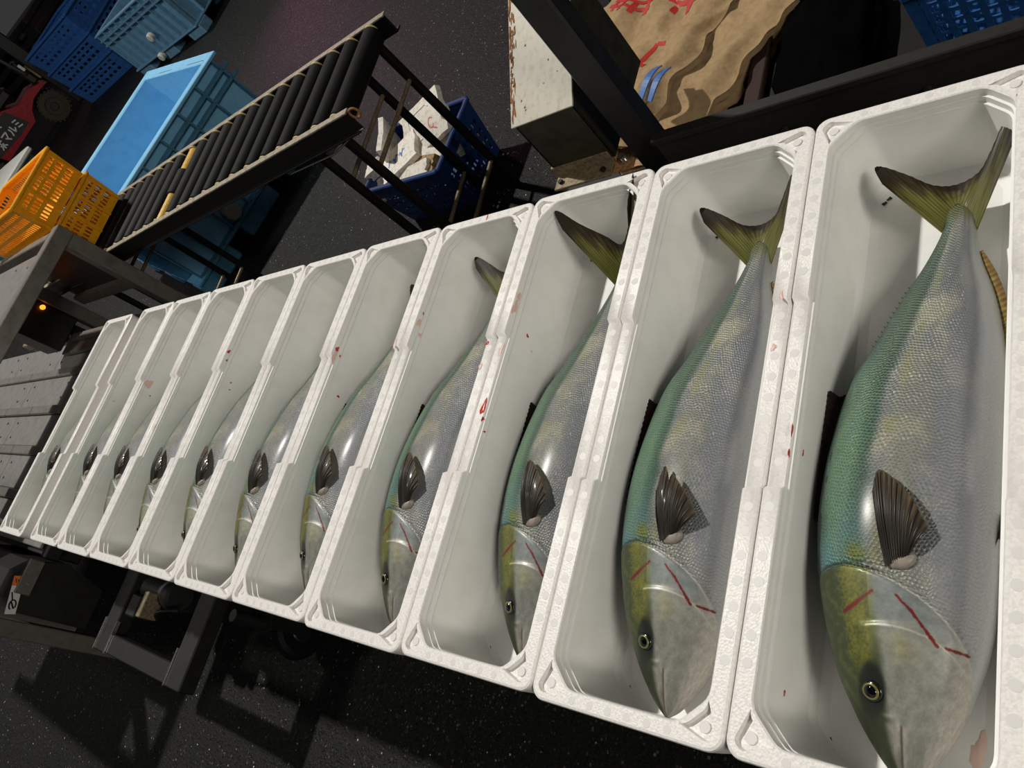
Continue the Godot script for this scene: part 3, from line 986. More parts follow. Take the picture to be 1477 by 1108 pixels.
func foam_box_meshes() -> Array:
	var w := P - 0.0012
	var r := 0.0245
	var re := 0.0215
	var loops := []
	loops.append(box_loop(0.010, w - 0.010, 0.010, L - 0.010, -0.162, 0.02, 0, 0))
	loops.append(box_loop(0.002, w - 0.002, 0.002, L - 0.002, -0.04, 0.02, 0, 0.5))
	loops.append(box_loop(0.0, w, 0.0, L, -0.004, 0.02, 0, 1))
	loops.append(box_loop(0.0012, w - 0.0012, 0.0012, L - 0.0012, -0.0012, 0.019, 0, 1))
	loops.append(box_loop(0.004, w - 0.004, 0.004, L - 0.004, 0.0, 0.017, 0, 1))
	loops.append(box_loop(r - 0.0015, w - r + 0.0015, re - 0.0015, L - re + 0.0015, 0.0, 0, 0.034, 1))
	loops.append(box_loop(r, w - r, re, L - re, -0.0015, 0, 0.034, 1))
	var n_outer := loops.size() - 1
	var inner := []
	inner.append(loops[-1])
	var ins := [[0.0008, -0.0125], [0.0034, -0.0133], [0.0040, -0.0225], [0.0066, -0.0233], [0.0125, -0.105], [0.0145, -0.126], [0.021, -0.137], [0.034, -DEPTH]]
	for e in ins:
		inner.append(box_loop(r + e[0], w - r - e[0], re + e[0] * 0.4, L - re - e[0] * 0.1, e[1], 0, 0.034 + e[0] * 0.2, 0.0))
	var m: int = loops[0].size()
	var st := new_st()
	# underside
	flat(st)
	for j in m:
		tri(st, Vector3(w / 2, -0.162, L / 2), loops[0][j], loops[0][(j + 1) % m])
	for i in n_outer:
		smooth(st)
		for j in m:
			var k := (j + 1) % m
			if i == 4 and (in_corner(j, m)):
				continue
			quad(st, loops[i][k], loops[i][j], loops[i + 1][j], loops[i + 1][k])
	# corner pockets in the rim
	var marks := new_st()
	var starts := [0, NC + 3, 2 * NC + 12, 3 * NC + 15]
	for c in 4:
		var ring := []
		for i in NC:
			ring.append(loops[4][starts[c] + i])
		for i in range(NC - 1, -1, -1):
			ring.append(loops[5][starts[c] + i])
		var mid := Vector3.ZERO
		for p: Vector3 in ring:
			mid += p / ring.size()
		# the pocket: rounded three-cornered, wide along the chamfer
		var hole := []
		var floor_ring := []
		for p: Vector3 in ring:
			var d := p - mid
			var q := mid + d * 0.70
			hole.append(q)
			floor_ring.append(mid + d * 0.62 + Vector3(0, -0.007, 0))
		var n := ring.size()
		flat(st)
		for i in n:
			var k := (i + 1) % n
			quad(st, ring[k], ring[i], hole[i], hole[k])
		smooth(st)
		for i in n:
			var k := (i + 1) % n
			quad(st, hole[k], hole[i], floor_ring[i], floor_ring[k])
		flat(st)
		for i in n:
			var k := (i + 1) % n
			tri(st, mid + Vector3(0, -0.007, 0), floor_ring[k], floor_ring[i])
		cyl(marks, mid + Vector3(0, -0.0075, 0), mid + Vector3(0, -0.0052, 0), 0.0068, 16, 0.0006)
	var body := baked(st)
	# lining: the inside walls and floor
	st = new_st()
	for i in inner.size() - 1:
		smooth(st)
		for j in m:
			var k := (j + 1) % m
			quad(st, inner[i][k], inner[i][j], inner[i + 1][j], inner[i + 1][k])
	flat(st)
	for j in m:
		tri(st, Vector3(w / 2, -DEPTH, L / 2), inner[-1][(j + 1) % m], inner[-1][j])
	var lining := baked(st)
	# ejector marks along the rim
	var z := 0.085
	while z < L - 0.07:
		var near_step: bool = absf(z - 0.31) < 0.013 or absf(z - 0.571) < 0.013
		if not near_step:
			for x: float in [0.0125, w - 0.0125]:
				cyl(marks, Vector3(x, dip(z) - 0.0005, z), Vector3(x, dip(z) + 0.00025, z), 0.0062, 14, 0.0002)
		z += 0.0303
	for i in 6:
		for zz: float in [0.0108, L - 0.0108]:
			var x := 0.068 + i * 0.0275
			cyl(marks, Vector3(x, -0.0005, zz), Vector3(x, 0.00025, zz), 0.0052, 14, 0.0002)
	return [body, lining, baked(marks)]

func in_corner(j: int, m: int) -> bool:
	for s in [0, NC + 3, 2 * NC + 12, 3 * NC + 15]:
		if j >= s and j < s + NC - 1:
			return true
	return false

# an irregular drop lying on a surface: xf's y axis is the surface normal
func blot(st: SurfaceTool, xf: Transform3D, rx: float, rz: float, seed_: int, h := 0.0003) -> void:
	var rng := RandomNumberGenerator.new()
	rng.seed = seed_
	var n := 18
	var ring := []
	var top := []
	var a := rng.randf() * TAU
	var b := rng.randf() * TAU
	for i in n:
		var t := TAU * i / n
		var k := 1.0 + 0.22 * sin(2.0 * t + a) + 0.18 * sin(3.0 * t + b) + rng.randf_range(-0.16, 0.16)
		ring.append(xf * Vector3(cos(t) * rx * k, -0.0002, -sin(t) * rz * k))
		top.append(xf * Vector3(cos(t) * rx * k * 0.9, h, -sin(t) * rz * k * 0.9))
	smooth(st)
	var mid := xf * Vector3(0, h, 0)
	for i in n:
		var k := (i + 1) % n
		quad(st, ring[i], ring[k], top[k], top[i])
		tri(st, mid, top[i], top[k])

const BOX_SAYS := [
	"white foam box at the right edge, cut off by the frame",
	"nearest complete white foam box holding the largest-looking fish",
	"second complete white foam box from the right in the row",
	"third complete white foam box from the right, a fish tail over its corner",
	"fourth complete white foam box from the right with red smears on its rim",
	"fifth complete white foam box from the right in the row",
	"sixth complete white foam box from the right in the row",
	"seventh complete white foam box from the right in the row",
	"white foam box fourth from the far left end of the row",
	"white foam box third from the far left end of the row",
	"white foam box second from the far left end, before the gap",
	"farthest white foam box, standing apart at the left end of the row"]

var box_x := []
var box_z := []

func build_boxes() -> void:
	var ms := foam_box_meshes()
	var jit := [0.0, 0.0, 0.002, -0.001, 0.002, -0.001, 0.0, -0.002, -0.001, 0.001, 0.0, 0.004]
	var boxes := []
	for i in 12:
		var x: float = -P * (i - 1)
		if i == 11:
			x = -2.838
		var zz: float = jit[i]
		box_x.append(x)
		box_z.append(zz)
		var t := thing("foam_box", BOX_SAYS[i], "foam box", Vector3(x, RIM, zz), 0.0, "white foam fish boxes in a row")
		share("shell", ms[0], M.foam, t, Transform3D())
		share("lining", ms[1], M.foam_inner, t, Transform3D())
		share("rim_marks", ms[2], M.foam_mark, t, Transform3D())
		boxes.append(t)
	# blood on rims and walls: [box, thin, kind, x, y, z, size x, size z]
	var left_wall := Basis(Vector3(0, -1, 0), Vector3(1, 0, 0), Vector3(0, 0, 1))
	var spots := [
		[3, 0, "r", 0.018, 0.452, 0.0058, 0.015], [3, 0, "w", -0.008, 0.475, 0.0035, 0.004], [3, 0, "w", -0.018, 0.495, 0.0025, 0.002], [3, 1, "r", 0.019, 0.337, 0.005, 0.011],
		[3, 1, "w", -0.006, 0.25, 0.006, 0.016], [3, 1, "w", -0.008, 0.225, 0.005, 0.007], [3, 0, "w", -0.05, 0.287, 0.0035, 0.003], [3, 1, "w", -0.07, 0.31, 0.002, 0.002], [3, 0, "b", 0.205, -0.045, 0.005, 0.0025],
		[4, 0, "r", 0.253, 0.316, 0.0035, 0.004], [4, 1, "w", -0.010, 0.246, 0.006, 0.010], [4, 1, "w", -0.022, 0.27, 0.006, 0.006], [4, 0, "w", -0.012, 0.222, 0.0025, 0.003], [4, 0, "e", 0.145, 0.010, 0.0022, 0.006],
		[4, 1, "r", 0.253, 0.365, 0.004, 0.008],
		[5, 0, "w", -0.010, 0.287, 0.005, 0.006], [5, 1, "w", -0.010, 0.31, 0.006, 0.016], [5, 0, "w", -0.052, 0.39, 0.0035, 0.003], [5, 0, "w", -0.022, 0.30, 0.003, 0.003], [5, 1, "r", 0.256, 0.30, 0.003, 0.012],
		[7, 0, "w", -0.006, 0.25, 0.004, 0.006], [7, 0, "w", -0.012, 0.275, 0.003, 0.004], [7, 0, "w", -0.045, 0.33, 0.003, 0.002], [7, 0, "w", -0.05, 0.35, 0.0022, 0.002], [9, 1, "w", -0.03, 0.31, 0.012, 0.016],
		[9, 0, "w", -0.05, 0.345, 0.003, 0.002], [8, 1, "r", 0.02, 0.48, 0.003, 0.012], [10, 1, "w", -0.04, 0.36, 0.003, 0.003],
		[2, 1, "r", 0.258, 0.375, 0.004, 0.005], [2, 1, "r", 0.262, 0.30, 0.003, 0.006], [2, 0, "f", 0.215, 0.835, 0.006, 0.006], [2, 0, "f", 0.20, 0.822, 0.012, 0.010], [2, 1, "f", 0.212, 0.77, 0.012, 0.03],
		[1, 0, "w", -0.003, 0.50, 0.0022, 0.010], [1, 0, "w", -0.003, 0.53, 0.003, 0.006], [1, 1, "f", 0.210, 0.81, 0.007, 0.020], [1, 0, "w", -0.06, 0.80, 0.002, 0.003], [1, 0, "w", -0.03, 0.52, 0.0014, 0.004]]
	var k := 0
	for s in spots:
		var st := new_st()
		var xf: Transform3D
		match s[2]:
			"r", "e": xf = at(Vector3(s[3], dip(s[4]) + 0.0004, s[4]))
			"f": xf = at(Vector3(s[3], -DEPTH + 0.0006, s[4]))
			"w": xf = Transform3D(left_wall, Vector3(0.0245 + wall_in(s[3]) + 0.0006, s[3], s[4]))
			"b": xf = Transform3D(Basis(Vector3(1, 0, 0), Vector3(0, 0, 1), Vector3(0, -1, 0)), Vector3(s[3], s[4], 0.0215 + wall_in(s[4]) * 0.4 + 0.0006))
		k += 1
		blot(st, xf, s[5], s[6], 100 + k)
		var o := obj("blood_smear", st, M.blood_thin if s[1] else M.blood, boxes[s[0]])
		o.set_meta("label", "pale red smear" if s[1] else "red blood spot")
	# short black print at the inner corners of the floor
	for b in [1, 2, 3]:
		var st := new_st()
		for i in 4:
			bx(st, at(Vector3(0.061 + i * 0.003, -DEPTH + 0.002, 0.068 - i * 0.0035 + (0.0015 if i % 2 else 0.0)), Vector3(0, 0.75, 0)), Vector3(0.0034, 0.0006, 0.0055 - 0.001 * (i % 3)))
		obj("ink_mark", st, M.ink, boxes[b])
		st = new_st()
		bx(st, at(Vector3(0.066, -DEPTH + 0.002, 0.838), Vector3(0, 0.45, 0)), Vector3(0.0016, 0.0006, 0.015))
		obj("ink_mark", st, M.ink, boxes[b])

func wall_in(y: float) -> float:
	if y > -0.0133: return 0.0008
	if y > -0.0233: return 0.0040
	return lerpf(0.0066, 0.0125, clampf((-0.0233 - y) / 0.082, 0, 1.2))

# ---------------------------------------------------------------- the place round the boxes
func build_background() -> void:
	line_frame()
	post_and_cover()
	stand_with_bags()
	roller_conveyor()
	scrap_basket()
	big_tank()
	orange_crates()
	gantry()
	slat_conveyor()
	drive_unit()
	far_yard()

# wall of a crate: bands and bars with open slots between them. o: lower left corner, ux along, uy up (unit), n outwards
func slotted(st: SurfaceTool, o: Vector3, ux: Vector3, uy: Vector3, w0: float, w1: float, h: float, cols: int, bands: Array, bar: float, thick: float) -> void:
	var n := ux.cross(uy).normalized()
	var ends := [[0.0, 0.0]]
	for b in bands:
		var y0: float = b[0]
		var y1: float = b[1]
		slab(st, o, ux, uy, n, -w0 / 2 - (w1 - w0) / 2 * y0 / h, w0 / 2 + (w1 - w0) / 2 * y0 / h, -w0 / 2 - (w1 - w0) / 2 * y1 / h, w0 / 2 + (w1 - w0) / 2 * y1 / h, y0, y1, thick)
	for i in bands.size() - 1:
		var y0: float = bands[i][1]
		var y1: float = bands[i + 1][0]
		if y1 - y0 < 0.002:
			continue
		for c in cols + 1:
			var f := float(c) / cols - 0.5
			var xa := f * (w0 + (w1 - w0) * y0 / h)
			var xb := f * (w0 + (w1 - w0) * y1 / h)
			var hb := bar * (1.0 if c == 0 or c == cols else 0.5)
			if c == 0:
				xa += hb
				xb += hb
			if c == cols:
				xa -= hb
				xb -= hb
			slab(st, o, ux, uy, n, xa - hb, xa + hb, xb - hb, xb + hb, y0, y1, thick * 0.8)

func slab(st: SurfaceTool, o: Vector3, ux: Vector3, uy: Vector3, n: Vector3, a0: float, a1: float, b0: float, b1: float, y0: float, y1: float, t: float) -> void:
	flat(st)
	var p := []
	for k in [0.0, -1.0]:
		p.append(o + ux * a0 + uy * y0 + n * (k * t))
		p.append(o + ux * a1 + uy * y0 + n * (k * t))
		p.append(o + ux * b1 + uy * y1 + n * (k * t))
		p.append(o + ux * b0 + uy * y1 + n * (k * t))
	quad(st, p[0], p[1], p[2], p[3])
	quad(st, p[5], p[4], p[7], p[6])
	quad(st, p[3], p[2], p[6], p[7])
	quad(st, p[1], p[0], p[4], p[5])
	quad(st, p[2], p[1], p[5], p[6])
	quad(st, p[0], p[3], p[7], p[4])

# open plastic crate with slotted walls. s: outer size at the rim, taper: how much smaller at the bottom
func crate(t: Node3D, s: Vector3, taper: float, cols: Vector2i, bands: Array, rim: float, m: Material, rim_m: Material, y := 0.0) -> void:
	var lean := taper * 0.5
	for k in 4:
		var dir: Vector3 = [Vector3(0, 0, 1), Vector3(1, 0, 0), Vector3(0, 0, -1), Vector3(-1, 0, 0)][k]
		var wide := s.x if k % 2 == 0 else s.z
		var off := s.z if k % 2 == 0 else s.x
		var ux := Vector3.UP.cross(dir)
		var uy := (Vector3.UP * s.y + dir * lean).normalized()
		var st := new_st()
		slotted(st, Vector3(0, y, 0) + dir * (off * 0.5 - lean), ux, uy, wide - taper, wide, s.y, cols.x if k % 2 == 0 else cols.y, bands, wide / (cols.x if k % 2 == 0 else cols.y) * 0.42, 0.004)
		obj("side_panel", st, m, t)
	var st := new_st()
	for k in 4:
		var sx := s.x * 0.5
		var sz := s.z * 0.5
		var c: Array = [[Vector3(-sx, 0, sz), Vector3(sx, 0, sz)], [Vector3(sx, 0, sz), Vector3(sx, 0, -sz)], [Vector3(sx, 0, -sz), Vector3(-sx, 0, -sz)], [Vector3(-sx, 0, -sz), Vector3(-sx, 0, sz)]][k]
		beam(st, c[0] + Vector3(0, y + s.y, 0), c[1] + Vector3(0, y + s.y, 0), rim, rim * 0.7, rim * 0.2)
	obj("rim", st, rim_m, t)
	st = new_st()
	bb(st, Vector3(-s.x / 2 + lean, y, -s.z / 2 + lean), Vector3(s.x / 2 - lean, y + 0.006, s.z / 2 - lean))
	obj("bottom", st, m, t)

# ---- the steel frame that carries the boxes
func line_frame() -> void:
	var t := thing("packing_line_frame", "dark steel frame carrying the row of white foam boxes", "frame", Vector3.ZERO)
	var st := new_st()
	bb(st, Vector3(-0.33, 0.60, -0.122), Vector3(1.6, 0.765, -0.104), 0.003)
	bb(st, Vector3(-0.33, 0.752, -0.122), Vector3(1.6, 0.766, -0.098), 0.002)
	var o := obj("far_rail", st, M.rail_steel, t)
	o.set_meta("label", "dark rust-flecked rail behind the boxes")
	st = new_st()
	for x: float in [-0.1, 0.12, 0.33]:
		cyl(st, Vector3(x, 0.70, -0.106), Vector3(x, 0.70, -0.096), 0.008, 6)
	obj("rail_bolts", st, M.rail_steel, t)
	for z: float in [0.22, 0.66]:
		st = new_st()
		bb(st, Vector3(-2.86, 0.56, z - 0.03), Vector3(1.6, 0.636, z + 0.03), 0.004)
		obj("long_rail", st, M.black_steel, t)
	for x: float in [-2.72, -1.95, -1.1, -0.25, 0.6, 1.4]:
		st = new_st()
		bb(st, Vector3(x - 0.03, 0.5, 0.02), Vector3(x + 0.03, 0.56, 0.78), 0.003)
		obj("cross_member", st, M.black_steel, t)
	for x: float in [-2.72, -1.1, 0.6]:
		for z: float in [0.22, 0.66]:
			st = new_st()
			bb(st, Vector3(x - 0.03, 0.0, z - 0.03), Vector3(x + 0.03, 0.5, z + 0.03), 0.003)
			obj("leg", st, M.black_steel, t)
	# arm that ties the far rail to the frame
	for x: float in [-0.25, 0.6, 1.4]:
		st = new_st()
		bb(st, Vector3(x - 0.02, 0.56, -0.11), Vector3(x + 0.02, 0.61, 0.24))
		obj("rail_arm", st, M.black_steel, t)

# ---- upright post at the far side and the sloped metal cover beside it
func post_and_cover() -> void:
	var t := thing("steel_post", "dark grey steel upright post rising behind the boxes", "post", Vector3(-0.376, 0, -0.160))
	var st := new_st()
	bb(st, Vector3(-0.031, 0.0, -0.024), Vector3(0.031, 1.24, 0.024), 0.004)
	obj("upright", st, M.dark_steel, t)
	st = new_st()
	bb(st, Vector3(-0.06, 0.0, -0.06), Vector3(0.06, 0.012, 0.06), 0.002)
	obj("foot_plate", st, M.dark_steel, t)
	t = thing("metal_cover", "pale sloped metal cover with a rusty edge beside the dark post", "cover", Vector3(-0.525, 0, -0.145))
	# side outline over (z, y)
	var out := PackedVector2Array([Vector2(0, 0.715), Vector2(0, 0.872), Vector2(-0.26, 0.992), Vector2(-0.26, 0.715)])
	for x: float in [-0.075, 0.071]:
		st = new_st()
		prism(st, Transform3D(Basis(Vector3(0, 0, 1), Vector3(0, 1, 0), Vector3(-1, 0, 0)), Vector3(x, 0, 0)), out, 0.004)
		obj("side_sheet", st, M.olive_steel, t)
	st = new_st()
	bb(st, Vector3(-0.075, 0.715, -0.004), Vector3(0.075, 0.872, 0.0), 0.001)
	obj("front_sheet", st, M.olive_steel, t)
	st = new_st()
	var slope := Vector3(0, 0.12, -0.26)
	var mid := Vector3(0, 0.874, 0.002) + slope * 0.5
	var sb := Basis(Vector3(1, 0, 0), slope.cross(Vector3(1, 0, 0)).normalized() * -1.0, -slope.normalized())
	if sb.y.y < 0: sb = Basis(sb.x, -sb.y, sb.z)
	bx(st, Transform3D(sb, mid), Vector3(0.158, 0.004, slope.length() + 0.01), 0.001)
	obj("top_sheet", st, M.beige_steel, t)
	var rust_spots := []
	var rr := RandomNumberGenerator.new()
	rr.seed = 77
	for i in 60:
		rust_spots.append([-0.078 + absf(rr.randfn(0.0, 0.006)) + 0.002, rr.randf_range(0.03, 0.97), rr.randf_range(0.0008, 0.0035), rr.randf_range(0.002, 0.012)])
	for i in 14:
		rust_spots.append([rr.randf_range(-0.06, 0.07), rr.randf_range(0.05, 0.95), rr.randf_range(0.0008, 0.0016), rr.randf_range(0.001, 0.003)])
	var k := 0
	st = new_st()
	for q in rust_spots:
		k += 1
		blot(st, Transform3D(sb, Vector3(q[0], 0.874, 0.002) + slope * q[1] + sb.y * 0.0024), q[2], q[3], 300 + k)
	obj("rust_patches", st, M.rust, t)
	st = new_st()
	bb(st, Vector3(-0.082, 0.70, 0.0), Vector3(0.066, 0.706, 0.036), 0.001)
	bb(st, Vector3(-0.082, 0.70, -0.006), Vector3(0.066, 0.735, 0.002), 0.001)
	var br := obj("bracket", st, M.bracket, t)
	for x: float in [-0.066, 0.046]:
		st = new_st()
		cyl(st, Vector3(x, 0.706, 0.02), Vector3(x, 0.713, 0.02), 0.006, 6)
		obj("bolt", st, M.black_steel, br)
	st = new_st()
	bb(st, Vector3(0.068, 0.698, -0.03), Vector3(0.116, 0.704, 0.03), 0.001)
	var tab := obj("rusty_tab", st, M.rust, t)
	st = new_st()
	cyl(st, Vector3(0.093, 0.704, 0.006), Vector3(0.093, 0.709, 0.006), 0.012, 16, 0.001)
	cyl(st, Vector3(0.093, 0.709, 0.006), Vector3(0.093, 0.717, 0.006), 0.0075, 6)
	obj("bolt", st, M.chrome, tab)

# ---- low stand behind with paper sacks, a black sack and a blue basket
func sheet_mesh(size: Vector2, lift: Callable, nx: int, nz: int, thick: float) -> ArrayMesh:
	var st := new_st()
	var g := []
	for i in nx + 1:
		var row := []
		for j in nz + 1:
			row.append(lift.call(float(i) / nx, float(j) / nz, size))
		g.append(row)
	smooth(st)
	for i in nx:
		for j in nz:
			quad2(st, g[i][j], g[i + 1][j], g[i + 1][j + 1], g[i][j + 1], Vector3.UP)
	smooth(st)
	var d := Vector3(0, -thick, 0)
	for i in nx:
		for j in nz:
			quad2(st, g[i][j] + d, g[i + 1][j] + d, g[i + 1][j + 1] + d, g[i][j + 1] + d, Vector3.DOWN)
	return baked(st)

func stand_with_bags() -> void:
	var t := thing("low_stand", "low dark stand with a rust brown edge strip behind the line", "stand", Vector3(-0.1, 0, -0.86))
	var st := new_st()
	bb(st, Vector3(-0.95, 0.20, -0.52), Vector3(0.95, 0.235, 0.44), 0.004)
	obj("deck", st, M.black_steel, t)
	st = new_st()
	bb(st, Vector3(-0.36, 0.235, -0.52), Vector3(-0.315, 0.262, 0.44), 0.003)
	obj("edge_strip", st, M.rust_brown, t)
	for x: float in [-0.9, 0.9]:
		for z: float in [-0.47, 0.39]:
			st = new_st()
			bb(st, Vector3(x - 0.03, 0, z - 0.03), Vector3(x + 0.03, 0.2, z + 0.03))
			obj("leg", st, M.black_steel, t)
	# paper sacks: a crumpled heap of flat sacks
	var nz := FastNoiseLite.new()
	nz.seed = 61
	nz.frequency = 3.2
	nz.fractal_octaves = 2
	var sacks := [
		["brown paper sack with red print, crumpled on top of the heap", Vector3(-0.82, 0.372, -0.90), -0.42, Vector2(0.46, 0.56), 0.075, 1.0],
		["brown paper sack under the printed one, its folded edge showing", Vector3(-0.70, 0.322, -0.86), -0.60, Vector2(0.46, 0.60), 0.05, 2.0],
		["brown paper sack at the bottom of the heap, half in shadow", Vector3(-0.62, 0.268, -0.92), -0.50, Vector2(0.42, 0.62), 0.04, 3.0]]
	for q in sacks:
		var s := thing("paper_sack", q[0], "paper sack", q[1], q[2], "brown paper sacks on the stand")
		var ph: float = q[5]
		var amp: float = q[4]
		var lift := func(u: float, v: float, size: Vector2) -> Vector3:
			var x := (u - 0.5) * size.x
			var z := (v - 0.5) * size.y
			var y := amp * (0.30 * sin(u * 5.0 + ph) * sin(v * 4.0 + ph) + 0.45 * absf(nz.get_noise_3d(x * 0.9, ph * 3.0, z * 0.9)))
			y -= 0.55 * amp * absf(nz.get_noise_3d(x * 1.1 + z * 0.5, ph, z * 0.8 - x * 0.3 + 4.0))
			y += 0.12 * amp * nz.get_noise_3d(x * 3.5, ph, z * 3.5)
			y -= 0.5 * amp * (ss(0.85, 1.0, v) + ss(0.88, 1.0, u))
			x += 0.05 * nz.get_noise_3d(0.0, ph * 7.0, z * 2.0) * absf(u - 0.5) * 2.0
			z += 0.05 * nz.get_noise_3d(x * 2.0, ph * 5.0, 9.0) * absf(v - 0.5) * 2.0
			return Vector3(x, y, z)
		share("upper_ply", sheet_mesh(q[3], lift, 44, 52, 0.003), M.kraft, s, Transform3D())
		share("lower_ply", sheet_mesh(q[3] * 0.985, lift, 30, 36, 0.003), M.kraft, s, at(Vector3(0.006, -0.014, 0.004)))
		if ph < 1.5:
			# printed marks lie on the paper
			var prints := [[0.10, 0.10, 0.30, 0.025], [0.10, 0.15, 0.30, 0.02], [0.13, 0.12, 0.03, 0.07], [0.20, 0.12, 0.03, 0.07], [0.28, 0.12, 0.03, 0.07], [0.36, 0.12, 0.03, 0.07], [0.14, 0.50, 0.02, 0.10], [0.19, 0.50, 0.02, 0.10], [0.24, 0.52, 0.02, 0.08], [0.62, 0.34, 0.03, 0.16], [0.63, 0.50, 0.06, 0.025], [0.64, 0.33, 0.06, 0.025], [0.50, 0.04, 0.25, 0.03], [0.58, 0.08, 0.04, 0.05], [0.68, 0.07, 0.04, 0.06]]
			for pr in prints:
				var part := func(u: float, v: float, size: Vector2) -> Vector3:
					return lift.call(pr[0] + pr[2] * u, pr[1] + pr[3] * v, size) + Vector3(0, 0.0012, 0)
				share("red_print", sheet_mesh(q[3], part, 8, 8, 0.0005), M.red_print, s, Transform3D())
	# blue strap lying over the sacks
	t = thing("blue_strap", "short bent blue strap lying on the paper sacks", "strap", Vector3(-0.675, 0.41, -0.72), -0.35)
	for k in 2:
		st = new_st()
		var pts := []
		for i in 13:
			var u := i / 12.0
			pts.append(Vector3(0.012 * sin(u * 3.0) + 0.028 * k, 0.022 * sin(u * PI) - 0.008 * k, -0.055 + 0.11 * u))
		flat(st)
		for i in 12:
			beam(st, pts[i], pts[i + 1] + (pts[i + 1] - pts[i]) * 0.05, 0.024, 0.004)
		obj("band", st, M.band_blue, t)
	# black sack
	st = new_st()
	lump(st, Vector3(-0.24, 0.235, -0.80), Vector3(0.13, 0.05, 0.26), 71, 0.25)
	tag(obj("black_sack", st, M.black_bag), "wet black plastic sack in the dark beside the paper sacks", "sack")
	st = new_st()
	bb(st, Vector3(-1.04, 0.50, -1.36), Vector3(-0.90, 0.53, -1.25), 0.006)
	bb(st, Vector3(-1.0, 0.236, -1.33), Vector3(-0.94, 0.5, -1.28), 0.004)
	tag(obj("grey_bracket", st, M.grey_steel), "small grey metal bracket at the top behind the paper sacks", "bracket")
	# blue mesh basket at the top right
	t = thing("mesh_basket", "dim blue mesh basket standing in the dark at the top right", "basket", Vector3(0.28, 0.235, -0.77))
	var bands := [[0.0, 0.02]]
	for i in 7:
		bands.append([0.046 + i * 0.03, 0.054 + i * 0.03])
	bands.append([0.255, 0.275])
	crate(t, Vector3(0.56, 0.275, 0.40), 0.05, Vector2i(18, 13), bands, 0.026, M.dim_blue, M.dim_blue)

# a soft closed lump standing on its base
func lump(st: SurfaceTool, base: Vector3, half: Vector3, seed_: int, rough: float) -> void:
	var nz := FastNoiseLite.new()
	nz.seed = seed_
	nz.frequency = 1.3
	nz.fractal_octaves = 4
	var nu := 40
	var nv := 24
	var g := []
	for j in nv + 1:
		var row := []
		var ph := -PI / 2 + PI * j / nv
		for i in nu:
			var th := TAU * i / nu
			var d := Vector3(cos(ph) * cos(th), sin(ph), -cos(ph) * sin(th))
			var r := 1.0 + rough * nz.get_noise_3dv(d * 1.4)
			row.append(base + Vector3(d.x * half.x * r, maxf(half.y * (0.75 + d.y * r), 0.0), d.z * half.z * r))
		g.append(row)
	smooth(st)
	for j in nv:
		for i in nu:
			var k := (i + 1) % nu
			quad(st, g[j][i], g[j][k], g[j + 1][k], g[j + 1][i])

# ---- roller conveyor on the left
func roller_conveyor() -> void:
	var t := thing("roller_conveyor", "roller conveyor with black rubber sleeves on thin dark legs", "conveyor", Vector3(-1.5, 0, -0.728), 0.088)
	var long := 2.75
	var top := 0.85
	for s: float in [-1.0, 1.0]:
		var st := new_st()
		var z := s * 0.212
		bb(st, Vector3(-long, top - 0.075, z - 0.004), Vector3(0.05, top - 0.006, z + 0.004), 0.001)
		bb(st, Vector3(-long, top - 0.075, z - 0.004 if s > 0 else z - 0.024), Vector3(0.05, top - 0.069, z + 0.024 if s > 0 else z + 0.004), 0.001)
		var r := obj("side_rail", st, M.black_steel, t)
		st = new_st()
		bb(st, Vector3(-long, top - 0.006, z - 0.012), Vector3(0.055, top, z + 0.012), 0.001)
		obj("top_flange", st, M.rail_top, r)
	var st := new_st()
	cyl(st, Vector3(0, 0, -0.19), Vector3(0, 0, 0.19), 0.037, 20, 0.004)
	var sleeve := baked(st)
	st = new_st()
	cyl(st, Vector3(0, 0, -0.075), Vector3(0, 0, 0.055), 0.037, 20, 0.003)
	var short_sleeve := baked(st)
	st = new_st()
	cyl(st, Vector3(0, 0, -0.205), Vector3(0, 0, 0.205), 0.030, 16, 0.003)
	var core := baked(st)
	st = new_st()
	cyl(st, Vector3(0, 0, -0.212), Vector3(0, 0, 0.212), 0.008, 8)
	for s: float in [-1.0, 1.0]:
		var pts := []
		for i in 11:
			var a := PI * 1.15 * i / 10 - 0.2
			pts.append(Vector3(0.021 * cos(a), 0.012 + 0.021 * sin(a), s * 0.196))
		tube(st, pts, 0.0045, 6)
	var axle := baked(st)
	for i in 27:
		var p := Vector3(-0.02 - i * 0.1, top - 0.034, 0)
		var odd: bool = i == 12
		var r := share("roller", core if odd else sleeve, M.yellow if odd else M.rubber, t, at(p, Vector3(0, 0, 0)))
		share("axle", axle, M.cream, r, Transform3D())
		if odd:
			share("sleeve", short_sleeve, M.rubber, r, Transform3D())
	# end plate with a hook at the open end
	st = new_st()
	var pts := []
	for i in 16:
		var a := TAU * i / 15.0
		pts.append(Vector3(0.075 + 0.018 * cos(a), top - 0.02 + 0.018 * sin(a), 0.214))
	tube(st, pts, 0.004, 6)
	obj("end_ring", st, M.rust, t)
	st = new_st()
	tube(st, [Vector3(-0.35, top - 0.09, 0.225), Vector3(-0.12, top - 0.10, 0.225), Vector3(0.0, top - 0.075, 0.225), Vector3(0.065, top - 0.07, 0.225)], 0.004, 6)
	obj("end_rod", st, M.chrome, t)
	for x: float in [-0.055, -0.2, -1.9, -2.1]:
		for s: float in [-1.0, 1.0]:
			st = new_st()
			bb(st, Vector3(x - 0.013, 0.0, s * 0.205 - 0.013), Vector3(x + 0.013, top - 0.07, s * 0.205 + 0.013), 0.002)
			obj("leg", st, M.black_steel, t)
		for y: float in [0.62, 0.17]:
			st = new_st()
			cyl(st, Vector3(x, y, -0.205), Vector3(x, y, 0.205), 0.009, 8)
			obj("rung", st, M.bracket, t)

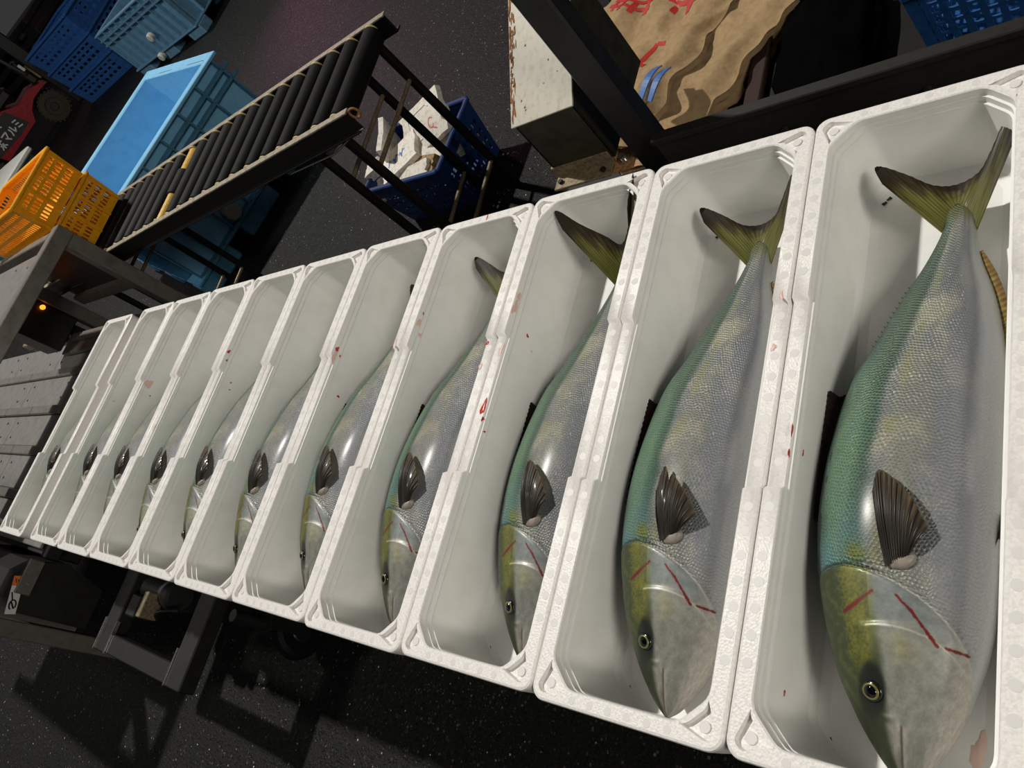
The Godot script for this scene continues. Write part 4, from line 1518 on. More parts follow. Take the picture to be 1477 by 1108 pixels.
# ---- blue basket with broken foam
func scrap_basket() -> void:
	var c := Vector3(-1.985, 0, -1.04)
	var t := thing("scrap_basket", "dark blue plastic basket full of broken white foam", "basket", c, -0.06)
	var bands := [[0.0, 0.045], [0.066, 0.088], [0.109, 0.135], [0.156, 0.18], [0.201, 0.27]]
	crate(t, Vector3(0.49, 0.27, 0.37), 0.07, Vector2i(18, 14), bands, 0.024, M.basket_blue, M.basket_blue)
	var bits := [
		# label, centre, turn, size, material
		["large broken foam lid with a pink mark standing in the basket", Vector3(0.07, 0.285, -0.07), Vector3(0.55, 0.35, 0.25), Vector3(0.25, 0.022, 0.17), "p"],
		["foam slab with blue print lying across the basket", Vector3(-0.06, 0.255, 0.05), Vector3(0.15, 0.5, 0.12), Vector3(0.20, 0.03, 0.13), "b"],
		["upright foam wall piece at the left of the basket", Vector3(-0.16, 0.27, -0.03), Vector3(0.2, 0.25, 1.25), Vector3(0.17, 0.02, 0.15), ""],
		["foam corner block lying at the left rim of the basket", Vector3(-0.215, 0.268, 0.075), Vector3(0.1, 0.2, 0.2), Vector3(0.08, 0.035, 0.06), ""],
		["jagged foam strip along the near rim of the basket", Vector3(0.02, 0.23, 0.13), Vector3(0.4, 0.1, 0.1), Vector3(0.22, 0.02, 0.06), ""],
		["brown soiled foam wedge between the white pieces", Vector3(0.02, 0.225, 0.085), Vector3(0.3, -0.15, 0.0), Vector3(0.26, 0.03, 0.07), "d"],
		["narrow foam strip sticking up at the far right of the basket", Vector3(0.18, 0.26, -0.10), Vector3(1.1, 0.2, 0.25), Vector3(0.02, 0.02, 0.16), ""],
		["second foam strip leaning inside the right rim", Vector3(0.205, 0.25, -0.06), Vector3(0.9, 0.1, 0.1), Vector3(0.016, 0.022, 0.14), ""],
		["thin foam stick rising above the far side", Vector3(0.10, 0.31, -0.15), Vector3(0.5, 0.6, 0.6), Vector3(0.15, 0.022, 0.03), ""],
		["small foam crumb slab under the blue print", Vector3(-0.05, 0.215, 0.06), Vector3(0.1, 0.3, 0.05), Vector3(0.17, 0.028, 0.10), ""],
		["foam wall piece lying low at the near left corner", Vector3(-0.14, 0.205, 0.11), Vector3(0.5, 0.35, 0.1), Vector3(0.16, 0.018, 0.09), ""],
		["flat foam piece in the right half of the basket", Vector3(0.14, 0.215, 0.02), Vector3(0.2, 0.6, -0.2), Vector3(0.16, 0.025, 0.14), ""]]
	var k := 0
	for b in bits:
		k += 1
		var xf: Transform3D = Transform3D(Basis.from_euler(Vector3(0, -0.06, 0)), c) * at(b[1] * Vector3(1, 1.06, 1), b[2])
		var p := thing("foam_scrap", b[0], "foam scrap", Vector3.ZERO, 0.0, "broken foam in the blue basket")
		p.transform = xf
		var st := new_st()
		shard(st, b[3] * Vector3(1.14, 1.2, 1.14), 400 + k)
		obj("piece", st, M.foam_dirty if b[4] == "d" else M.foam_old, p)
		var hy: float = b[3].y * 0.6
		if b[4] == "b":
			for i in 5:
				st = new_st()
				var a := Vector3(-0.05 + i * 0.022, hy + 0.0004, -0.025 + 0.008 * (i % 2))
				beam(st, a, a + Vector3(0.012 * (1 if i % 2 else -1), 0, 0.034), 0.006, 0.0008)
				beam(st, a + Vector3(-0.008, 0, 0.012), a + Vector3(0.012, 0, 0.01), 0.005, 0.0008)
				obj("blue_lettering", st, M.blue_print, p)
		if b[4] == "p":
			st = new_st()
			var ring := []
			for i in 14:
				var a := 0.5 + 5.2 * i / 13
				ring.append(Vector3(0.055 + 0.016 * cos(a), hy + 0.0002, 0.02 + 0.022 * sin(a)))
			for i in 13:
				beam(st, ring[i], ring[i + 1], 0.006, 0.0008)
			beam(st, Vector3(0.055, hy + 0.0002, 0.04), Vector3(0.085, hy + 0.0002, 0.06), 0.006, 0.0008)
			obj("pink_mark", st, M.pink_print, p)
			st = new_st()
			ring = [Vector3(-0.085, hy, -0.05), Vector3(-0.07, hy, -0.065), Vector3(0.05, hy, -0.065), Vector3(0.065, hy, -0.05)]
			tube(st, ring, 0.003, 6)
			tube(st, [Vector3(-0.085, hy, -0.05), Vector3(-0.085, hy, 0.03), Vector3(-0.07, hy, 0.045), Vector3(-0.02, hy, 0.05)], 0.003, 6)
			obj("moulded_bead", st, M.foam_old, p)

# a slab with a broken, uneven outline
func shard(st: SurfaceTool, s: Vector3, seed_: int) -> void:
	var rng := RandomNumberGenerator.new()
	rng.seed = seed_
	var poly := PackedVector2Array()
	var n := 7
	for e in 4:
		for i in n:
			var f := float(i) / n
			var j := 0.0 if i == 0 else rng.randf_range(-0.07, 0.03) * (1.0 if e % 2 else 0.25)
			var q: Vector2 = [Vector2(-0.5 + f, -0.5 - j), Vector2(0.5 + j, -0.5 + f), Vector2(0.5 - f, 0.5 + j), Vector2(-0.5 - j, 0.5 - f)][e]
			poly.append(Vector2(q.x * s.x, q.y * s.z))
	prism(st, Transform3D(Basis(Vector3(1, 0, 0), Vector3(0, 0, -1), Vector3(0, 1, 0)), Vector3(0, s.y / 2, 0)), poly, s.y)

# ---- big blue fish tank behind the conveyor
# local frame: origin at the far right rim corner on the floor, x along the near direction of the right wall, z across to the left
func plastic_tank(t: Node3D, la: float, lb: float, h: float, m: Material, mr: Material, plug: bool) -> void:
	var w := 0.03
	var foot := 0.13
	var st := new_st()
	bb(st, Vector3(0, foot, 0), Vector3(la, h, w), 0.008)
	obj("wall", st, m, t)
	st = new_st()
	bb(st, Vector3(0, foot, lb - w), Vector3(la, h, lb), 0.008)
	obj("wall", st, m, t)
	st = new_st()
	bb(st, Vector3(0, foot, w), Vector3(w, h, lb - w), 0.004)
	obj("wall", st, m, t)
	st = new_st()
	bb(st, Vector3(la - w, foot, w), Vector3(la, h, lb - w), 0.004)
	obj("wall", st, m, t)
	st = new_st()
	bb(st, Vector3(w, foot, w), Vector3(la - w, foot + 0.04, lb - w))
	obj("bottom", st, m, t)
	# rim lip and the two long ribs below it
	var out := 0.055
	for y: float in [h - 0.004, h - 0.085, h - 0.15]:
		st = new_st()
		bb(st, Vector3(-out, y - 0.016, -out), Vector3(la + out, y + 0.004, 0.012), 0.004)
		bb(st, Vector3(-out, y - 0.016, lb - 0.012), Vector3(la + out, y + 0.004, lb + out), 0.004)
		bb(st, Vector3(-out, y - 0.016, 0.012), Vector3(0.012, y + 0.004, lb - 0.012), 0.004)
		bb(st, Vector3(la - 0.012, y - 0.016, 0.012), Vector3(la + out, y + 0.004, lb - 0.012), 0.004)
		obj("rim" if y > h - 0.02 else "long_rib", st, m if y > h - 0.02 else mr, t)
	# upright ribs
	var n := int(la / 0.17)
	for i in n + 1:
		var x := la * i / n
		for side in 2:
			st = new_st()
			var z0 := -out if side == 0 else lb
			bb(st, Vector3(x - 0.006, foot, z0), Vector3(x + 0.006, h - 0.018, z0 + out), 0.002)
			obj("upright_rib", st, mr, t)
	n = int(lb / 0.17)
	for i in range(1, n):
		var z := lb * i / n
		for side in 2:
			st = new_st()
			var x0 := -out if side == 0 else la
			bb(st, Vector3(x0, foot, z - 0.006), Vector3(x0 + out, h - 0.018, z + 0.006), 0.002)
			obj("upright_rib", st, mr, t)
	# base flange and feet
	st = new_st()
	bb(st, Vector3(-out, foot - 0.012, -out - 0.02), Vector3(la + out, foot + 0.012, lb + out + 0.02), 0.006)
	obj("base_flange", st, mr, t)
	for fx: float in [0.0, la * 0.5, la]:
		for fz: float in [0.0, lb * 0.5, lb]:
			st = new_st()
			var cx := clampf(fx, 0.10, la - 0.10)
			var cz := clampf(fz, 0.10 - out, lb - 0.10 + out)
			bb(st, Vector3(cx - 0.16, 0.0, cz - 0.09), Vector3(cx + 0.16, foot - 0.01, cz + 0.09), 0.012)
			obj("foot", st, mr, t)
	if plug:
		st = new_st()
		cyl(st, Vector3(la * 0.60, foot + 0.075, -out - 0.05), Vector3(la * 0.60, foot + 0.075, 0.01), 0.055, 8, 0.008)
		obj("drain_plug", st, M.plug, t)

func big_tank() -> void:
	var t := thing("fish_tank", "large light blue plastic fish tank with ribbed sides behind the conveyor", "tank", Vector3(-3.69, 0, -1.86))
	# x axis runs along the right wall towards the viewer, z axis away to the left
	var u := Vector3(-0.31, 0, 0.951)
	t.basis = Basis(u, Vector3.UP, Vector3(-0.951, 0, -0.31))
	plastic_tank(t, 1.10, 1.38, 0.75, M.tank_blue, M.tank_teal, true)
	var st := new_st()
	for i in 9:
		cyl(st, Vector3(0.12 + i * 0.105, 0.142, -0.07), Vector3(0.12 + i * 0.105, 0.1435, -0.07), 0.007, 8)
	obj("drain_holes", st, M.ink, t)

# ---- orange crates riding on the conveyor
func orange_crates() -> void:
	for i in 2:
		var t := thing("orange_crate", ["lower orange slotted crate standing on the roller conveyor", "upper orange slotted crate stacked on another on the conveyor"][i], "crate", Vector3(-3.66, 0.860 + i * 0.18, -0.53), 0.088, "orange crates on the conveyor")
		var bands := [[0.0, 0.035], [0.064, 0.082], [0.110, 0.125], [0.143, 0.168]]
		crate(t, Vector3(0.60, 0.168, 0.35), 0.02, Vector2i(26, 18), bands, 0.022, M.orange, M.orange)
		for s: float in [-1.0, 1.0]:
			for z: float in [-0.15, -0.05, 0.05, 0.15]:
				var st := new_st()
				bb(st, Vector3(s * 0.30 - 0.006, 0.0, z - 0.006), Vector3(s * 0.30 + 0.006, 0.168, z + 0.006), 0.002)
				obj("corner_rib", st, M.orange, t)

# ---- grey steel frame at the end of the row
func gantry() -> void:
	var t := thing("grey_steel_frame", "grey steel frame of square bars at the far end of the box row", "frame", Vector3(-3.135, 0, -0.312))
	var st := new_st()
	var w := 0.068
	for p: Vector2 in [Vector2(0, 0), Vector2(-0.74, 0.075), Vector2(-0.74, 1.54), Vector2(0, 1.54)]:
		st = new_st()
		bb(st, Vector3(p.x - w / 2, 0, p.y - w / 2), Vector3(p.x + w / 2, 1.07 - w, p.y + w / 2), 0.004)
		obj("post", st, M.grey_steel, t)
	st = new_st()
	bb(st, Vector3(-w / 2, 1.07 - w, -w / 2), Vector3(w / 2, 1.07, 1.54 + w / 2), 0.004)
	obj("top_bar", st, M.grey_steel, t)
	st = new_st()
	bb(st, Vector3(-1.6, 1.07 - w, -0.006), Vector3(-w / 2, 1.07, w / 2), 0.004)
	obj("top_bar", st, M.grey_steel, t)
	st = new_st()
	bb(st, Vector3(-1.6, 1.07 - w, 1.54 - w / 2), Vector3(-w / 2, 1.07, 1.54 + w / 2), 0.004)
	obj("top_bar", st, M.grey_steel, t)
	st = new_st()
	bb(st, Vector3(-0.78, 1.055, 0.10), Vector3(-0.045, 1.065, 1.0), 0.002)
	bb(st, Vector3(-1.4, 1.055, 1.01), Vector3(-0.30, 1.065, 1.50), 0.002)
	var sheet := obj("top_sheet", st, M.plate_steel, t)
	for p: Vector2 in [Vector2(-0.10, 0.16), Vector2(-0.30, 0.14), Vector2(-0.55, 0.16)]:
		st = new_st()
		cyl(st, Vector3(p.x, 1.065, p.y), Vector3(p.x, 1.068, p.y), 0.006, 8)
		obj("rivet", st, M.chrome, sheet)
	for y: float in [0.70, 0.42]:
		st = new_st()
		bb(st, Vector3(-0.70, y - 0.03, -0.03), Vector3(-0.04, y + 0.03, 0.03), 0.003)
		obj("cross_bar", st, M.grey_steel, t)
	for x: float in [0.0, -0.74]:
		st = new_st()
		bb(st, Vector3(x - 0.025, 0.40, 0.04), Vector3(x + 0.025, 0.46, 0.30), 0.003)
		obj("cross_bar", st, M.grey_steel, t)
	st = new_st()
	bb(st, Vector3(-0.70, 0.73, -0.004), Vector3(-0.04, 0.98, 0.004), 0.001)
	obj("guard_sheet", st, M.dark_steel, t)
	st = new_st()
	bb(st, Vector3(-0.16, 1.0, 0.03), Vector3(-0.12, 1.05, 0.11), 0.003)
	obj("clip", st, M.beige_steel, t)
	# pilot lamps on the control box behind the frame
	t = thing("control_box", "dark control box with small orange and red pilot lamps in the frame", "control box", Vector3(-3.95, 0.0, -0.10))
	st = new_st()
	bb(st, Vector3(-0.10, 0.66, -0.10), Vector3(0.10, 0.97, 0.09), 0.006)
	obj("case", st, M.black_paint, t)
	st = new_st()
	bb(st, Vector3(-0.04, 0.0, -0.085), Vector3(0.04, 0.66, -0.025), 0.004)
	obj("pedestal", st, M.black_steel, t)
	var lamps := [[-0.075, 0.83, "led_orange"], [0.01, 0.90, "led_orange"], [-0.035, 0.905, "led_red"]]
	for q in lamps:
		st = new_st()
		cyl(st, Vector3(0.102, q[1], q[0]), Vector3(0.118, q[1], q[0]), 0.012, 12, 0.002)
		obj("pilot_lamp", st, M[q[2]], t)
	# bright rods of the lift inside the frame
	t = thing("guide_rods", "pair of bright metal guide rods in the dark inside the frame", "rods", Vector3(-3.28, 0.12, -0.24))
	for p: Vector2 in [Vector2(0, 0), Vector2(-0.16, 0.05)]:
		st = new_st()
		cyl(st, Vector3(p.x, 0, p.y), Vector3(p.x, 0.42, p.y), 0.014, 12, 0.002)
		obj("rod", st, M.chrome, t)
	st = new_st()
	bb(st, Vector3(-0.25, -0.12, -0.04), Vector3(0.08, 0.0, 0.10), 0.004)
	obj("base_block", st, M.black_steel, t)

# ---- plate conveyor beyond the last box
func slat_conveyor() -> void:
	var t := thing("plate_conveyor", "grey steel plate conveyor with raised ledges beyond the last box", "conveyor", Vector3(-2.95, 0, 0))
	var st := new_st()
	bb(st, Vector3(-3.0, 0.44, -0.12), Vector3(-0.02, 0.575, 0.93), 0.004)
	obj("bed", st, M.black_steel, t)
	var plates := []
	for k in 2:
		st = new_st()
		bb(st, Vector3(0, 0, 0), Vector3(0.722 - 0.10 * k, 0.012, 0.163), 0.003)
		plates.append(baked(st))
	st = new_st()
	bb(st, Vector3(0, 0, 0), Vector3(0.44, 0.022, 0.046), 0.004)
	var ledge := baked(st)
	st = new_st()
	lathe(st, Transform3D(), [Vector2(0.007, 0), Vector2(0.006, 0.003), Vector2(0.0, 0.004)], 8)
	var rivet := baked(st)
	var shift := [0.10, 0.35, 0.30, 0.05, 0.25]
	for r in 5:
		var z: float = -0.11 + 0.214 * r
		var x: float = -0.03 + 0.0
		var first := true
		while x > -2.9:
			var w: float = shift[r] + 0.25 if first else 0.727
			first = false
			var l := 0.722
			var p := share("plate", plates[0], M.plate_steel, t, Transform3D(Basis.from_scale(Vector3((w - 0.005) / l, 1, 1)), Vector3(x - w + 0.005, 0.588, z)))
			for q: Vector2 in [Vector2(0.06, 0.04), Vector2(0.06, 0.12), Vector2(0.60, 0.04), Vector2(0.60, 0.12)]:
				share("rivet", rivet, M.chrome, p, at(Vector3(q.x, 0.012, q.y)))
			x -= w
		x = -0.03 - shift[r] * 0.4
		while x > -2.9:
			if r == 4:
				break
			share("ledge", ledge, M.grey_steel, t, at(Vector3(x - 0.44, 0.590 + 0.004 * (r % 2), z + 0.166)))
			x -= 0.452
	for x: float in [-0.3, -1.6, -2.8]:
		for z: float in [0.0, 0.85]:
			st = new_st()
			bb(st, Vector3(x - 0.035, 0, z - 0.035), Vector3(x + 0.035, 0.44, z + 0.035), 0.003)
			obj("leg", st, M.black_steel, t)
	st = new_st()
	bb(st, Vector3(-4.72, 0.606, -0.20), Vector3(-4.28, 0.655, -0.12), 0.004)
	bb(st, Vector3(-4.24, 0.606, -0.19), Vector3(-4.05, 0.64, -0.11), 0.004)
	tag(obj("wood_batten", st, M.bracket), "short pale batten lying at the far edge of the plate conveyor", "batten")
	st = new_st()
	bb(st, Vector3(-3.95, 0.606, -0.13), Vector3(-3.35, 0.63, -0.02), 0.004)
	bb(st, Vector3(-3.83, 0.63, -0.12), Vector3(-3.4, 0.655, -0.08), 0.004)
	tag(obj("end_stop", st, M.grey_steel), "grey end stop plate at the far edge of the plate conveyor", "stop")

# ---- drive housing, frame and caster below the left end
func drive_unit() -> void:
	var t := thing("drive_housing", "dark grey drive housing with an orange and white warning sticker", "housing", Vector3(-2.9, 0, 1.05))
	# face outline over (-z, y)
	var out := PackedVector2Array([Vector2(0.09, 0.62), Vector2(0.115, 0.50), Vector2(0.05, 0.335), Vector2(-0.105, 0.335), Vector2(-0.098, 0.60), Vector2(-0.05, 0.66), Vector2(0.04, 0.66)])
	var st := new_st()
	prism(st, Transform3D(Basis(Vector3(0, 0, -1), Vector3(0, 1, 0), Vector3(1, 0, 0)), Vector3.ZERO), out, 0.75)
	obj("cover", st, M.dark_steel, t)
	st = new_st()
	bb(st, Vector3(0.0, 0.585, -0.10), Vector3(0.016, 0.64, 0.03), 0.003)
	var fl := obj("upper_flange", st, M.grey_steel, t)
	st = new_st()
	cyl(st, Vector3(0.016, 0.61, -0.01), Vector3(0.021, 0.61, -0.01), 0.006, 8)
	obj("screw", st, M.chrome, fl)
	st = new_st()
	bb(st, Vector3(0.0, 0.555, -0.17), Vector3(0.05, 0.61, -0.115), 0.004)
	obj("hinge_block", st, M.dark_steel, t)
	# sticker: white label, orange head, black pictogram
	var sb := Basis.from_euler(Vector3(0.20, 0, 0))
	var sx := Transform3D(sb, Vector3(0.0014, 0.630, 0.038))
	st = new_st()
	bx(st, sx, Vector3(0.0012, 0.036, 0.140))
	var label := obj("warning_sticker", st, M.white_print, t)
	label.set_meta("label", "white sticker with orange head and black pictogram")
	st = new_st()
	bx(st, sx * at(Vector3(0.0006, 0, -0.052)), Vector3(0.0010, 0.036, 0.036))
	obj("orange_field", st, M.orange_print, label)
	st = new_st()
	for i in 3:
		bx(st, sx * at(Vector3(0.0012, -0.008 + i * 0.008, -0.052 + 0.002 * (i % 2)), Vector3(0.3, 0, 0)), Vector3(0.0006, 0.003, 0.016))
	obj("lettering", st, M.ink, label)
	st = new_st()
	var ring := []
	for i in 12:
		var a := 0.4 + 4.9 * i / 11.0
		ring.append(sx * Vector3(0.001, 0.011 * sin(a), 0.036 + 0.018 * cos(a)))
	for i in 11:
		beam(st, ring[i], ring[i + 1], 0.0045, 0.0045)
	beam(st, sx * Vector3(0.001, -0.006, 0.05), sx * Vector3(0.001, 0.006, 0.026), 0.005, 0.005)
	beam(st, sx * Vector3(0.001, 0.004, 0.02), sx * Vector3(0.001, 0.012, -0.01), 0.004, 0.004)
	obj("pictogram", st, M.ink, label)
	# lower frame sticking out towards the viewer
	t = thing("lower_frame", "dark steel lower frame with bright edges sticking out under the boxes", "frame", Vector3(-2.3, 0, 0.7))
	for x: float in [-0.28, 0.33]:
		st = new_st()
		bb(st, Vector3(x - 0.05, 0.33, -0.35), Vector3(x + 0.05, 0.385, 0.485), 0.004)
		obj("long_bar", st, M.dark_steel, t)
	st = new_st()
	bb(st, Vector3(-0.225, 0.33, 0.415), Vector3(0.275, 0.383, 0.482), 0.004)
	obj("end_bar", st, M.dark_steel, t)
	for x: float in [-0.332, -0.227, 0.277]:
		st = new_st()
		bb(st, Vector3(x - 0.0025, 0.375, 0.37), Vector3(x + 0.0025, 0.3885, 0.485))
		obj("bare_edge", st, M.chrome, t)
	for x: float in [-0.28, 0.33]:
		st = new_st()
		bb(st, Vector3(x - 0.035, 0.0, -0.30), Vector3(x + 0.035, 0.33, -0.23), 0.004)
		obj("leg", st, M.black_steel, t)
	# motor between the bars
	t = thing("drive_motor", "dark drive motor with a brass plate hanging between the frame bars", "motor", Vector3(-2.37, 0.30, 0.98))
	st = new_st()
	cyl(st, Vector3(-0.13, 0.02, -0.05), Vector3(0.10, 0.02, -0.05), 0.055, 20, 0.01)
	obj("barrel", st, M.black_paint, t)
	st = new_st()
	bb(st, Vector3(-0.10, 0.02, -0.02), Vector3(-0.02, 0.10, 0.06), 0.006)
	obj("terminal_box", st, M.dark_steel, t)
	st = new_st()
	bb(st, Vector3(0.0, 0.04, -0.04), Vector3(0.03, 0.105, 0.05), 0.003)
	obj("brass_plate", st, M.bracket, t)
	st = new_st()
	var pts := []
	for i in 9:
		var u := i / 8.0
		pts.append(Vector3(0.06 + 0.12 * u, 0.05 + 0.04 * sin(u * PI), 0.04 - 0.05 * u))
	tube(st, pts, 0.006, 6)
	obj("cable", st, M.black_paint, t)
	st = new_st()
	bb(st, Vector3(-0.12, -0.30, -0.10), Vector3(0.06, -0.03, 0.0), 0.004)
	obj("mount", st, M.black_steel, t)
	# caster
	t = thing("caster_wheel", "dark caster wheel on a fork in the shade under the boxes", "caster", Vector3(-1.86, 0, 0.93), 0.4)
	st = new_st()
	cyl(st, Vector3(-0.025, 0.09, 0), Vector3(0.025, 0.09, 0), 0.09, 24, 0.012)
	var wh := obj("wheel", st, M.rubber, t)
	st = new_st()
	cyl(st, Vector3(-0.03, 0.09, 0), Vector3(0.03, 0.09, 0), 0.04, 16, 0.004)
	obj("hub", st, M.dark_steel, wh)
	st = new_st()
	for s: float in [-1.0, 1.0]:
		bb(st, Vector3(s * 0.038 - 0.003, 0.08, -0.025), Vector3(s * 0.038 + 0.003, 0.22, 0.025), 0.001)
	bb(st, Vector3(-0.041, 0.215, -0.03), Vector3(0.041, 0.225, 0.03), 0.002)
	obj("fork", st, M.dark_steel, t)
	st = new_st()
	cyl(st, Vector3(0, 0.225, 0), Vector3(0, 0.34, 0), 0.02, 12)
	obj("stem", st, M.dark_steel, t)

# ---- far away: forklift, tanks, crates
func far_yard() -> void:
	# second tank
	var t := thing("fish_tank", "pale blue plastic tank with ribs and feet in the far background", "tank", Vector3(-7.72, 0, -4.85))
	t.basis = Basis(Vector3(-1, 0, -0.05).normalized(), Vector3.UP, Vector3(0.05, 0, -1).normalized())
	plastic_tank(t, 1.66, 1.25, 0.70, M.pale_blue, M.pale_blue, false)
	for q: Vector2 in [Vector2(0.75, 0.33), Vector2(0.95, 0.10)]:
		var st := new_st()
		cyl(st, Vector3(q.x, q.y, -0.12), Vector3(q.x, q.y, -0.05), 0.05, 8, 0.01)
		obj("drain_plug", st, M.white_board, t)
	# blue crates behind it
	for i in 3:
		t = thing("blue_crate", ["lowest blue slotted crate of the far stack", "middle blue slotted crate of the far stack", "topmost blue slotted crate of the far stack"][i], "crate", Vector3(-11.6, i * 0.33, -6.15), 0.1, "blue crates stacked far behind")
		crate(t, Vector3(1.5, 0.33, 1.1), 0.06, Vector2i(10, 8), [[0.0, 0.08], [0.12, 0.17], [0.20, 0.24], [0.27, 0.33]], 0.05, M.deep_blue, M.deep_blue)
	# white lidded tank at the left edge
	t = thing("lidded_tank", "white lidded tank with teal sides at the left edge", "tank", Vector3(-9.95, 0, -2.42))
	var st := new_st()
	bb(st, Vector3(-0.75, 0.08, -0.62), Vector3(0.72, 0.66, 0.62), 0.02)
	obj("body", st, M.teal, t)
	st = new_st()
	bb(st, Vector3(-0.80, 0.66, -0.67), Vector3(0.76, 0.72, 0.67), 0.015)
	obj("lid", st, M.white_board, t)
	for x: float in [-0.6, 0.56]:
		st = new_st()
		bb(st, Vector3(x - 0.1, 0, -0.55), Vector3(x + 0.1, 0.08, 0.55), 0.01)
		obj("skid", st, M.teal, t)
	forklift()
	# things in the dark at the top left
	t = thing("dark_pallet_stack", "stack of dark pallets in the gloom at the top left corner", "pallets", Vector3(-22.5, 0, -10.2), 0.45)
	for i in 4:
		st = new_st()
		bb(st, Vector3(-2.4, 0.05 + i * 0.3, -1.2), Vector3(2.4, 0.2 + i * 0.3, 1.2), 0.02)
		obj("pallet", st, M.black_paint, t)
		for x: float in [-2.2, 0.0, 2.2]:
			st = new_st()
			bb(st, Vector3(x - 0.15, i * 0.3 - 0.1 if i else 0.0, -1.15), Vector3(x + 0.15, 0.05 + i * 0.3, 1.15))
			obj("bearer", st, M.black_paint, t)
	st = new_st()
	bb(st, Vector3(-30.0, 0.0, -15.2), Vector3(-17.0, 0.28, -14.7), 0.02)
	var o := tag(obj("concrete_kerb", st, M.grey_steel), "long pale kerb in the far top left corner", "kerb")
	o.rotation.y = -0.08
	t = thing("red_marker_light", "small red marker light glowing dimly at the top left", "light", Vector3(-16.0, 0.0, -7.9))
	st = new_st()
	lathe(st, at(Vector3(0, 0.42, 0)), [Vector2(0.0, 0.0), Vector2(0.11, 0.0), Vector2(0.11, 0.22), Vector2(0.06, 0.29), Vector2(0.0, 0.30)], 16)
	obj("lens", st, M.red_paint, t)
	st = new_st()
	cyl(st, Vector3.ZERO, Vector3(0, 0.42, 0), 0.05, 10)
	obj("stand_tube", st, M.black_paint, t)
	st = new_st()
	bx(st, at(Vector3(-17.2, 0.55, -8.0), Vector3(0, 0.45, 0)), Vector3(0.06, 0.34, 0.4), 0.01)
	bx(st, at(Vector3(-17.2, 0.19, -8.0), Vector3(0, 0.45, 0)), Vector3(0.05, 0.38, 0.06))
	tag(obj("notice_board", st, M.cream), "small pale notice board standing far back at the top left", "notice")

